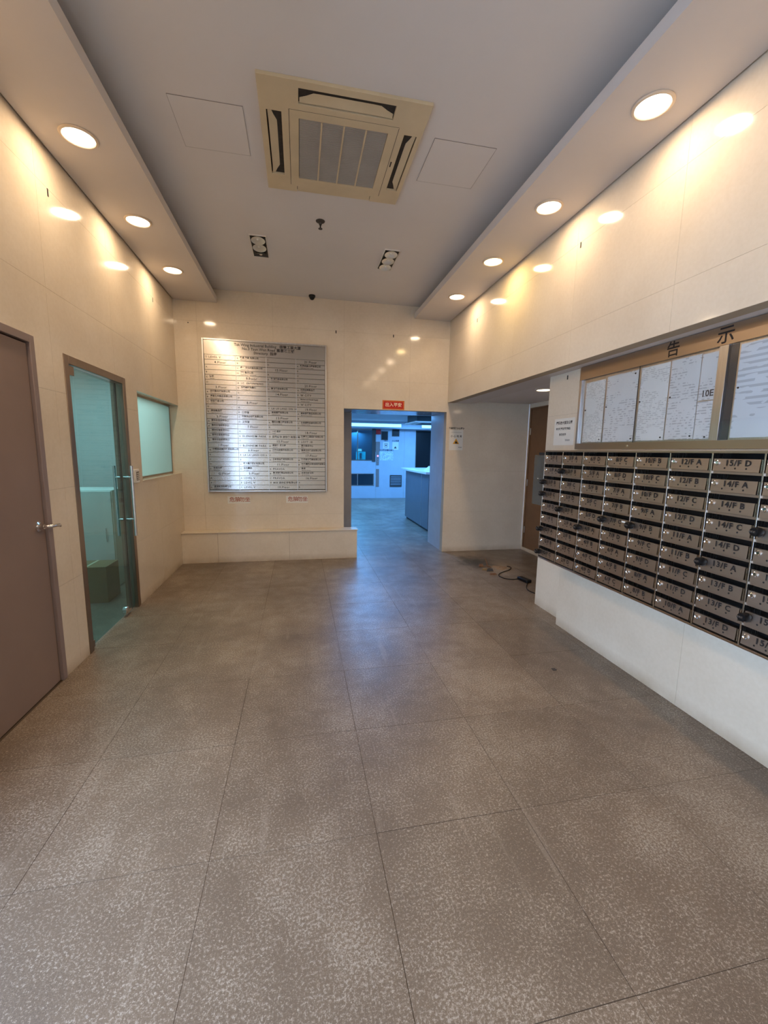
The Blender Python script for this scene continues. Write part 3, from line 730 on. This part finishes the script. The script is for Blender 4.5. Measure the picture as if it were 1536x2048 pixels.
# ------------------------------------------------------------------ paper notices
t = thing('wet_floor_notice', 'white warning notice with an amber triangle on the niche wall', 'notice', (2.265, YB, 1.53))
flat('back', (2.160, YB, 1.535), .212, .295).build('sheet', M['paper'], t)
lettering([('地面濕滑小心慢行', (2.270, YB-.002, 1.850), .030, 'CENTER', .0012), ('小 心 地 滑', (2.266, YB-.0022, 1.735), .036, 'CENTER', .0006), ('管理處', (2.33, YB-.0022, 1.575), .018, 'CENTER')], 'back', M['ink_grey'], t)
tri = MB().prism([(2.215, YB-.0022, 1.625), (2.315, YB-.0022, 1.625), (2.265, YB-.0022, 1.705)], (0, -.0006, 0)).build('warning_triangle', M['amber'], t)
MB().prism([(2.245, YB-.0029, 1.632), (2.295, YB-.0029, 1.632), (2.262, YB-.0029, 1.672)], (0, -.0004, 0)).build('slipping_figure', M['ink'], t)
MB().box(2.185, 2.345, YB-.0028, YB-.0022, 1.790, 1.7925).build('rule', M['ink_grey'], t)
for x0, z0, x1, z1, lb in ((-.961, .770, -.667, .868, 'white sticker with faded red characters, lower left under the steel directory'), (-.192, .770, .105, .870, 'white sticker with faded red characters, lower right under the steel directory')):
    t = thing('warning_sticker', lb, 'sticker', ((x0+x1)/2, YB, z0), 'stickers under the directory')
    flat('back', (x0, YB, z0), x1-x0, z1-z0, .001).build('sheet', M['paper'], t)
    lettering([('危險', ((x0+x1)/2-.052, YB-.0016, (z0+z1)/2), .072, 'CENTER', .0012), ('勿坐', ((x0+x1)/2+.075, YB-.0016, (z0+z1)/2), .072, 'CENTER', .0012)], 'back', M['red_ink'], t)
t = thing('pillar_notice', 'white paper notice in black characters beside the notice board', 'notice', (XP, 3.36, 1.58))
flat('right', (XP, 3.515, 1.580), .29, .235).build('sheet', M['paper'], t)
lettering([('嚴禁在大堂及公眾', (XP-.0022, 3.372, 1.775), .029, 'CENTER', .0008), ('地方吸煙及擺放物品', (XP-.0022, 3.382, 1.723), .023, 'CENTER', .0006), ('多謝合作', (XP-.0022, 3.385, 1.672), .025, 'CENTER', .0006), ('管理處啟', (XP-.0022, 3.31, 1.622), .017, 'CENTER')], 'right', M['ink_grey'], t)

# ------------------------------------------------------------------ stainless directory board
DX0, DX1, DZ0, DZ1 = -1.197, .372, .931, 2.888; DYF = YB-.035
t = thing('directory_board', 'large brushed steel tenant directory board on the back wall', 'directory', ((DX0+DX1)/2, YB, DZ0))
MB().box(DX0+.005, DX1-.005, YB-.022, YB-.0005, DZ0+.005, DZ1-.005).build('back_plate', M['ink_grey'], t)
f = MB(); f.box(DX0, DX0+.022, DYF-.006, YB-.001, DZ0, DZ1); f.box(DX1-.022, DX1, DYF-.006, YB-.001, DZ0, DZ1); f.box(DX0+.022, DX1-.022, DYF-.006, YB-.001, DZ1-.022, DZ1); f.box(DX0+.022, DX1-.022, DYF-.006, YB-.001, DZ0, DZ0+.022)
f.build('frame', M['steel'], t, bevel=.003)
hz0 = DZ1-.200
MB().box(DX0+.024, DX1-.024, DYF, YB-.023, hz0+.002, DZ1-.024).build('header_plate', M['steel_h'], t)
HD = [p for p in KIDS(t) if p.name.startswith('header_plate')][0]
mx = (DX0+DX1)/2 + .01
lettering([('Tak Wing Industrial Building', (mx-.14, DYF, DZ1-.062), .046, 'CENTER', .0004), ('德榮工業大廈', (mx+.30, DYF, DZ1-.062), .046, 'CENTER', .0008),
           ('No.3 Tsun Wen Road', (mx-.10, DYF, DZ1-.108), .046, 'CENTER', .0004), ('震寰路三號', (mx+.24, DYF, DZ1-.108), .046, 'CENTER', .0008),
           ('Directory', (mx-.075, DYF, DZ1-.154), .044, 'CENTER', .0004), ('指南', (mx+.085, DYF, DZ1-.154), .044, 'CENTER', .0008)], 'back', M['ink'], HD)
co = lambda a, b='': (a, b)
C1 = ['D|LEVEL V', '#4.Floor', 'A', 'B', 'C|德記~Tak Kee', 'D', '#3.Floor', 'A|永興製衣廠有限公司~Wing Hing Garment Fty Ltd', 'B|偉業五金製品有限公司~Metal Products Co Ltd', 'C|恒豐貿易公司~Trading Co', 'D', 'E|華昌製品廠~Wah Cheong Factory',
      '#2.Floor', 'A|青年社會服務中心~Social Service Centre', 'B|青年社會服務中心~Social Service Centre', 'C|青年社會服務中心~Social Service Centre', 'D|青年社會服務中心~Social Service Centre', 'E|青年社會服務中心~Social Service Centre',
      '#1.Floor', 'A|中國食品集團貿易有限公司~Food Trading Company Limited', 'B', 'C', 'D', 'E|合成工程~Engineering', '#G.Floor', 'A', 'B', 'C|運通物流有限公司~Logistics Company Limited']
C2 = ['A|聯盛 汽車 有限公司~Motors Ltd', 'B', 'C|泰一 文化印刷有限公司~Printing Co Ltd', 'D|麗雅製作公司~Production Company Limited', '#9.Floor', 'A|I.C. ENTERPRISES', 'B|屯門建材供應行~Trade Supply Shop', 'C', 'D', '#8.Floor', 'A', 'B|工作室', 'C|中華紙品包裝有限公司~Packaging Company Limited', 'D|工作室',
      '#7.Floor', 'A', 'B|BLENHEIM PARK', 'C', 'D|BLENHEIM PARK', '#6.Floor', 'A|LA LA LAND ON 6', 'B', 'C|新力電子機械有限公司~Electronics Company Limited', 'D|志成畫室~Art Studio', '#5.Floor', 'A|LEVEL V', 'B|LEVEL V', 'C|LEVEL V']
C3 = ['C', 'D', '#15.Floor', 'A', 'B|聯發貿易有限公司~Trading Limited', 'C', 'D|榮發貿易有限公司~Trading Limited', '#14.Floor', 'A', 'B', 'C|LA LA LAND ON 14', 'D|美達國際有限公司~International Ltd', '#13.Floor', 'A|嘉利水電工程有限公司~Engineering Limited', 'B', 'C|一心 設計~Design', 'D|自助儲存 迷你倉 有限公司',
      '#12.Floor', 'A|滙豐行  進口商~Importers', 'B|日升印刷製作有限公司~Printing Limited', 'C', 'D|日本食品貿易有限公司~Foods Company Limited', '#11.Floor', 'A|PRAVDA', 'B|錦發塑膠製品有限公司~Plastic Products', 'C|PRAVDA', 'D|BOX 迷你儲存有限公司', '#10.Floor']
C4 = ['#21.Floor', 'A|新界棚業工程有限公司~Scaffolding Works Limited', 'B', 'C', 'D', '#20.Floor', 'A|光明燈飾製品廠~Lighting Fty', 'B|W CITY', 'C|Medical and Dental Supply~Company Limited', 'D|W CITY', '#19.Floor', 'A|建業塑膠製品有限公司~Manufacturing Limited', 'B', 'C|信達運輸貨倉有限公司~Transport Limited', 'D',
      '#18.Floor', 'A|生產力工業設計有限公司~Design Limited', 'B|LOFT 18', 'C|東方音樂中心~Music', 'D|東南亞紡織品有限公司~Textiles Limited', '#17.Floor', 'A|雅緻傢俬裝飾有限公司~Furniture Limited', 'B|中港運輸及物流服務有限公司~Services Limited', 'C|高達~Machinery Service', 'D|永安冷氣公司~Air Con Service', '#16.Floor', 'A', 'B']
x0 = DX0+.024; cw = (DX1-DX0-.048)/4; rows = 28; rh = (hz0 - (DZ0+.030))/rows
for ci, C in enumerate((C1, C2, C3, C4)):
    zt = hz0 - (.0 if ci < 3 else .0)
    for ri, s in enumerate(C[:rows]):
        a = x0+ci*cw+.003; b = x0+(ci+1)*cw-.003; zt = hz0 - ri*rh; zb_ = zt-rh
        sl = MB().box(a, b, DYF + .0008*((ri*7+ci*3) % 3), YB-.023, zb_+.0030, zt-.0018).build('name_slat', M['steel_h'], t)
        zm = (zt+zb_)/2; yy = DYF + .0008*((ri*7+ci*3) % 3)
        if s[0] == '#': its = [(s[1:], ((a+b)/2, yy, zm-.001), .041, 'CENTER', .0004, 1.15)]
        else:
            p = s.split('|'); its = [(p[0], (a+.012, yy, zm), .028, 'LEFT', .0002)]
            if len(p) > 1:
                q = p[1].split('~')
                if q[0].isascii() and len(q) == 1: its.append((q[0], (a+.052, yy, zm), .037 if len(q[0]) < 14 else .033, 'LEFT', .0003, 1.15))
                elif len(q) == 1: its.append((q[0], (a+.052, yy, zm), .032, 'LEFT', .0006))
                else:
                    its.append((q[0], (a+.052, yy, zm+.011), .027 if not q[0].isascii() else .022, 'LEFT', .0006)); its.append((q[1], (a+.056, yy, zm-.016), .016, 'LEFT', .0002))
        lettering(its, 'back', M['ink'], sl)
cs_ = MB()
for ci in (1, 2, 3): cs_.box(x0+ci*cw-.0028, x0+ci*cw+.0028, DYF-.004, YB-.023, DZ0+.024, hz0+.001)
cs_.build('column_strip', M['steel'], t)

# ------------------------------------------------------------------ notice board (glazed steel case)
BX = 2.285; BZ1 = 2.207; BZ0 = 1.543
t = thing('notice_board', 'glazed steel notice board over the mailboxes', 'notice board', (XP, 2.2, BZ0))
BY0, BY1 = .70, 3.172
MB().box(XP-.006, XP-.0008, BY0, BY1, BZ0, BZ1-.001).build('back_panel', M['steel'], t)
MB().box(BX, XP-.0065, BY0, BY1, 2.103, BZ1).build('header_band', M['steel_y'], t, bevel=.001)
HB = [p for p in KIDS(t) if p.name.startswith('header_band')][0]
lettering([('告', (BX, 2.292, 2.152), .098, 'CENTER', .0012), ('示', (BX, 1.962, 2.152), .100, 'CENTER', .0012)], 'right', M['ink'], HB)
MB().box(BX, XP-.0065, BY0, BY1, BZ0, 1.590).build('bottom_rail', M['steel_y'], t, bevel=.001)
for a, b in ((3.146, 3.172), (1.938, 1.990), (.70, .75)): MB().box(BX, XP-.0065, a, b, 1.590, 2.103).build('post', M['steel'], t, bevel=.001)
MB().box(XP-.0065-.0015, XP-.0065, 1.895, 1.937, 1.592, 2.10).build('dark_side_strip', M['ink_grey'], t)  # flat dark strip for the dark inner side next to the post
for a, b, x in ((2.535, 3.144, BX+.012), (1.992, 2.552, BX+.006), (.76, 1.936, BX+.006)):
    MB().box(x, x+.003, a, b, 1.586, 2.104).build('sliding_pane', M['glass_clear'], t)
MB().box(BX+.0055, BX+.0095, 2.549, 2.5535, 1.590, 2.103).build('pane_edge', M['ink_grey'], t)
MB().lathe((BX, 2.585, 1.566), (-1, 0, 0), [(0, 0), (.008, 0), (.008, .006), (0, .007)], 14).build('case_lock', M['chrome'], t)
SX = XP-.0064
papers = [(2.885, 3.105, 1.600, 2.075, 'print2', 'white printed sheet at the far left inside the notice board'),
          (2.565, 2.868, 1.598, 2.085, 'print1', 'white printed sheet second from the left inside the notice board'),
          (2.315, 2.545, 1.600, 2.088, 'print2', 'white printed sheet right of the glass divider in the notice board'),
          (2.105, 2.305, 1.602, 2.090, 'print1', 'white printed sheet fourth from the left inside the notice board'),
          (2.000, 2.100, 1.600, 1.815, 'print1', 'small narrow sheet under the big handwritten digits in the notice board'),
          (1.33, 1.885, 1.602, 2.090, 'print3', 'large pale ruled sheet in the right bay of the notice board')]
for a, b, z0, z1, mt, lb in papers:
    p = thing('posted_sheet', lb, 'paper', (SX, (a+b)/2, z0), 'sheets inside the notice board')
    flat('right', (SX, b, z0), b-a, z1-z0, .0008).build('sheet', M[mt], p)
    pins = [(b-.012, (z0+z1)/2+.02), (a+.02, z0+.018)] if b-a > .12 else [(a+.03, z0+.012)]
    if b-a > .3: pins.append((a+.03, z1-.02))
    for py, pz in pins: MB().lathe((SX-.0014, py, pz), (-1, 0, 0), [(0, 0), (.0055, 0), (.004, .005), (0, .006)], 8).build('push_pin', M['ink'], p)
p = thing('number_card', 'narrow sheet with big dark digits beside the notice board post', 'paper', (SX, 2.05, 1.82))
flat('right', (SX, 2.10, 1.822), .10, .262, .0008).build('sheet', M['print1'], p)
lettering([('10E', (SX-.0013, 2.045, 1.858), .050, 'CENTER', .0012)], 'right', M['ink_grey'], p)

# ------------------------------------------------------------------ steel mailbox bank
MX = 2.00; MZ0, MZ1 = .632, 1.5165; PW = .2393; PH = (MZ1-MZ0)/9; MY1 = 3.137; NC = 10
MY0 = MY1 - NC*PW
XB = 2.215
t = thing('mailbox_bank', 'wall-mounted bank of brown-grey steel letterboxes with floor numbers', 'mailbox', (XB-.001, 2.2, MZ0))
MB().box(XB-.004, XB-.001, MY0, MY1, MZ0, MZ1).build('back_sheet', M['dark_steel'], t)
hs = MB(); hs.box(MX, XB-.001, MY0, MY1+.004, MZ1, MZ1+.010); hs.box(MX, XB-.001, MY0, MY1+.004, MZ0-.008, MZ0); hs.box(MX, XB-.001, MY0-.004, MY0, MZ0, MZ1); hs.box(MX, XB-.001, MY1, MY1+.004, MZ0, MZ1)
hs.build('housing', M['mail'], t)
MB().box(MX-.006, MX+.012, MY0-.004, MY1+.004, MZ1+.0, MZ1+.012).build('top_trim', M['steel_y'], t, bevel=.001)
MB().box(MX-.004, MX+.010, MY0-.004, MY1+.004, MZ0-.011, MZ0-.001).build('bottom_trim', M['steel_y'], t, bevel=.001)
for c in range(NC+1):
    y = MY1 - c*PW
    MB().box(MX-.008, MX+.10, y-.0035, y+.0035, MZ0, MZ1).build('divider', M['mail_edge'], t, bevel=.0008)
for r in range(1, 9):
    z = MZ1 - r*PH
    MB().box(MX-.001, MX+.10, MY0+.004, MY1-.004, z, z+.0115).build('shelf', M['mail'], t)
SEQ = []
for fl_, n_ in (('2', 'E'), ('1', 'ABCDE'), ('G', 'ABC')): SEQ += ['%s/F %s' % (fl_, q) for q in n_]
cols = [SEQ,
        ['3/F A', '3/F B', '3/F C', '3/F D', '3/F E', '2/F A', '2/F B', '2/F C', '2/F D'],
        ['6/F D', '5/F A', '5/F B', '5/F C', '5/F D', '4/F A', '4/F B', '4/F C', '4/F D'],
        ['8/F C', '8/F D', '7/F A', '7/F B', '7/F C', '7/F D', '6/F A', '6/F B', '6/F C'],
        ['10/F B', '10/F C', '10/F D', '9/F A', '9/F B', '9/F C', '9/F D', '8/F A', '8/F B'],
        ['12/F A', '12/F B', '12/F C', '12/F D', '11/F A', '11/F B', '11/F C', '11/F D', '10/F A'],
        ['15/F D', '14/F A', '14/F B', '14/F C', '14/F D', '13/F A', '13/F B', '13/F C', '13/F D'],
        ['17/F C', '17/F D', '16/F A', '16/F B', '16/F C', '16/F D', '15/F A', '15/F B', '15/F C'],
        ['19/F B', '19/F C', '19/F D', '18/F A', '18/F B', '18/F C', '18/F D', '17/F A', '17/F B'],
        ['21/F A', '21/F B', '21/F C', '21/F D', '20/F A', '20/F B', '20/F C', '20/F D', '19/F A']]
# one prototype door (origin: top left corner of its cell), copies share the meshes
org = Vector((MX, 0, 0))
w_, h0, h1 = PW-.012, PH*.27, PH*.87
dm = MB()   # slightly tilted tray-like plate: bottom edge proud
dm.hexa([(-.006, -.007, -h1), (-.006, -.007-w_+.014, -h1), (.006, -.007-w_+.014, -h1), (.006, -.007, -h1), (-.002, -.007, -h0), (-.002, -.007-w_+.014, -h0), (.008, -.007-w_+.014, -h0), (.008, -.007, -h0)])
dm = dm.mesh('mailbox_door'); dm.materials.append(M['mail'])
em = MB().box(-.004, .004, -PW+.0135, -PW+.009, -h1, -h0).mesh('door_edge'); em.materials.append(M['mail_edge'])
lm = MB().lathe((-.0025, -.026, -h0-.019), (-1, 0, 0), [(.0125, 0), (.0125, .006), (.010, .009), (.0065, .0065), (0, .0065)], 18).mesh('lock'); lm.materials.append(M['chrome'])
hm = MB()
for dy in (.065, .114, .164): hm.lathe((-.0045, -dy, -h1+.015), (-1, 0, 0), [(.0042, 0), (.0042, .0012)], 10)
hm = hm.mesh('peep_holes'); hm.materials.append(M['ink'])
PAD = {(0, 2), (0, 3), (0, 6), (0, 8), (1, 1), (1, 4), (2, 5), (3, 4), (4, 4), (6, 5), (7, 3), (7, 7)}
tl = wloc(t)
for c in range(NC):
    for r in range(9):
        y = MY1 - c*PW; z = MZ1 - r*PH
        d = bpy.data.objects.new('mailbox_door', dm); COL.objects.link(d); d.parent = t; d.location = Vector((MX, y, z)) - tl
        for nm, me_ in (('door_edge', em), ('lock', lm), ('peep_holes', hm)):
            if nm == 'lock' and (c, r) in PAD: continue
            o = bpy.data.objects.new(nm, me_); COL.objects.link(o); o.parent = d
            if nm == 'peep_holes': o['kind'] = 'stuff'
        lettering([(cols[c][r], (MX-.0056, y-.124, z-h0-.020), .038, 'CENTER', .0009, 1.15)], 'right', M['ink'], d)
        if (c, r) == (3, 4): MB().box(MX-.0068, MX-.004, y-.205, y-.176, z-h0-.018, z-h0-.008).build('blank_sticker', M['paper'], d)
# smoky acrylic flap at the far end
ac = MB().box(MX+.002, MX+.008, MY1+.005, 3.305, 1.067, 1.489).build('acrylic_side_flap', M['acrylic'], t); ac['label'] = 'translucent grey-green acrylic flap with a dark top slot'
MB().box(MX+.001, MX+.02, MY1+.005, 3.24, 1.490, 1.511).build('flap_slot', M['ink'], ac)
MB().lathe((MX+.002, 3.232, 1.290), (-1, 0, 0), [(0, 0), (.006, 0), (.004, .003), (0, .004)], 10).build('screw', M['chrome'], ac)
MB().box(MX+.008, MX+.014, MY1+.005, 3.30, 1.066, 1.072).build('flap_rim', M['mail_edge'], ac)
# black combination padlocks hanging on some of the doors
ORD = ['first', 'second', 'third', 'fourth', 'fifth', 'sixth', 'seventh', 'eighth', 'ninth']
def padlock(c, r):
    y = MY1 - c*PW - .028; z = MZ1 - r*PH - h0 - .020; nm = cols[c][r]
    t = thing('padlock', 'black padlock on the %s mailbox down in the %s column from the left' % (ORD[r], ORD[c]), 'padlock', (MX-.012, y, z-.02), 'black padlocks on the mailboxes')
    L = MB().lathe((MX-.0035, y, z), (-1, 0, 0), [(0, 0), (.013, 0), (.013, .010), (.018, .012), (.0205, .022), (.0205, .042), (.018, .048), (0, .049)], 20).build('body', M['black'], t)
    wh = MB()
    for k in range(3): wh.lathe((MX-.0535, y-.0085+k*.0085, z), (0, 1, 0), [(0, 0), (.0048, 0), (.0048, .006), (0, .006)], 10)
    wh.build('number_wheels', M['ink_grey'], t)
    MB().tube([(MX-.006, y-.009, z-.004), (MX-.012, y-.011, z-.018), (MX-.020, y, z-.024), (MX-.012, y+.011, z-.018), (MX-.006, y+.009, z-.004)], .003, 8).build('shackle', M['ink_grey'], t)
for c, r in sorted(PAD): padlock(c, r)

# ------------------------------------------------------------------ niche door
d4 = struct(MB().box(XN+.006, XN+.045, 4.96, 5.815, .055, 2.155).build('door_4', M['niche_door'], origin=(XN, 5.4, 0)))
f = MB(); f.box(XN-.004, XN+.07, 5.815, 5.842, .05, 2.178); f.box(XN-.004, XN+.07, 4.93, 4.957, .05, 2.178); f.box(XN-.004, XN+.07, 4.957, 5.815, 2.157, 2.178); f.build('door_frame', M['niche_door'], d4)
MB().box(XN+.05, XN+.11, 4.93, 5.842, .05, 2.178).build('door_backing', M['ink'], d4)
for z in (1.83, 1.06, .33): MB().cyl((XN-.002, 5.806, z-.05), (XN-.002, 5.806, z+.05), .008, 10).build('hinge', M['steel'], d4)

# ------------------------------------------------------------------ power cord, adapter and rubbish on the floor
t = thing('power_cord', 'black power cord with adapter lying on the floor by the pillar', 'cord', (2.6, 4.3, 0))
P1 = [(2.698, 4.952), (2.722, 4.925), (2.716, 4.875), (2.661, 4.804), (2.60, 4.76), (2.50, 4.70), (2.43, 4.64), (2.392, 4.575), (2.389, 4.512), (2.42, 4.44), (2.485, 4.403), (2.545, 4.41), (2.59, 4.40)]
P2 = [(2.60, 4.262), (2.565, 4.215), (2.520, 4.15), (2.485, 4.09), (2.458, 4.01), (2.475, 3.915), (2.52, 3.80), (2.60, 3.70), (2.72, 3.66)]
def smooth(P, z=.0056, k=5):
    out = []
    for i in range(len(P)-1):
        p0, p1, p2, p3 = P[max(i-1, 0)], P[i], P[i+1], P[min(i+2, len(P)-1)]
        for s in range(k):
            u = s/k; out.append(tuple(.5*((2*p1[a]) + (-p0[a]+p2[a])*u + (2*p0[a]-5*p1[a]+4*p2[a]-p3[a])*u*u + (-p0[a]+3*p1[a]-3*p2[a]+p3[a])*u**3) for a in (0, 1)) + (z,))
    out.append((*P[-1], z)); return out
MB().tube(smooth(P1), .0052, 8).build('cable', M['black'], t)
MB().tube(smooth(P2), .0052, 8).build('cable', M['black'], t)
a = Vector((2.58, 4.42, 0)); b = Vector((2.612, 4.250, 0)); dirn = (b-a).normalized(); sd = Vector((-dirn.y, dirn.x, 0))*.036
MB().hexa([a-sd+Vector((0,0,.001)), b-sd+Vector((0,0,.001)), b+sd+Vector((0,0,.001)), a+sd+Vector((0,0,.001)), a-sd+Vector((0,0,.038)), b-sd+Vector((0,0,.038)), b+sd+Vector((0,0,.038)), a+sd+Vector((0,0,.038))]).build('adapter', M['black'], t, bevel=.008)
for (x, y, pts, h, mt, nm, lb, cat) in (
    (2.37, 4.80, [(-.045, -.02), (.05, -.03), (.02, .03)], .035, 'ink_grey', 'rubble_chip', 'dark wedge-shaped chip of rubble on the niche floor', 'rubble'),
    (2.335, 4.86, [(-.05, -.02), (.03, -.035), (.05, .015), (-.02, .03)], .02, 'card', 'rubble_chip', 'pale broken chip of rubble beside the dark wedge', 'rubble'),
    (2.345, 4.64, [(-.05, -.012), (.05, -.016), (.05, .012), (-.045, .014)], .018, 'rock', 'rubble_chip', 'flat brown sliver of rubble nearest the camera', 'rubble'),
    (2.355, 5.02, [(-.04, -.03), (.03, -.03), (.05, .02), (-.02, .035)], .03, 'rock', 'rubble_chip', 'reddish brown chunk of rubble at the edge of the dark stain', 'rubble')):
    o = MB().hexa([(x+p[0], y+p[1], .001) for p in (pts if len(pts) == 4 else pts+[pts[0]])] + [(x+p[0]*.7, y+p[1]*.7, h) for p in (pts if len(pts) == 4 else pts+[pts[0]])]).build(nm, M[mt], None, bevel=.002)
    tag(o, lb, cat)
t = MB().tube([(2.46, 4.93, .006), (2.44, 5.00, .010), (2.455, 5.07, .05), (2.45, 5.10, .085)], .005, 7).tube([(2.40, 5.0, .006), (2.43, 4.99, .008), (2.465, 4.97, .007)], .004, 7).build('twig', M['rock']); tag(t, 'small brown broken twig standing up out of the floor dust', 'twig')
# dust mound
vs = []; fs = []; n = 18
for i in range(6):
    for k in range(n):
        q = 2*PI*k/n; rr = .10*i/5*(1+.18*math.sin(3*q+1)+.08*math.sin(7*q)); vs.append((2.58+rr*math.cos(q)*.9, 4.92+rr*math.sin(q), .0012+.010*(1-(i/5)**2)*(1+.3*math.sin(5*q+i)) if i < 5 else .0006))
for i in range(5):
    for k in range(n): fs.append((i*n+k, i*n+(k+1) % n, (i+1)*n+(k+1) % n, (i+1)*n+k))
o = MB().add(vs, fs).build('dust_pile', plain('pale_dust', srgb(150, 124, 98), .95, var=.15, vs=30)); tag(o, 'low spread of pale plaster dust on the niche floor', 'dust', kind='stuff')
t = MB().box(1.72, 1.745, 2.42, 2.445, .0006, .006).build('debris_speck', M['ink_grey']); tag(t, 'tiny dark speck of debris on the floor before the mailboxes', 'debris')

flush_text()
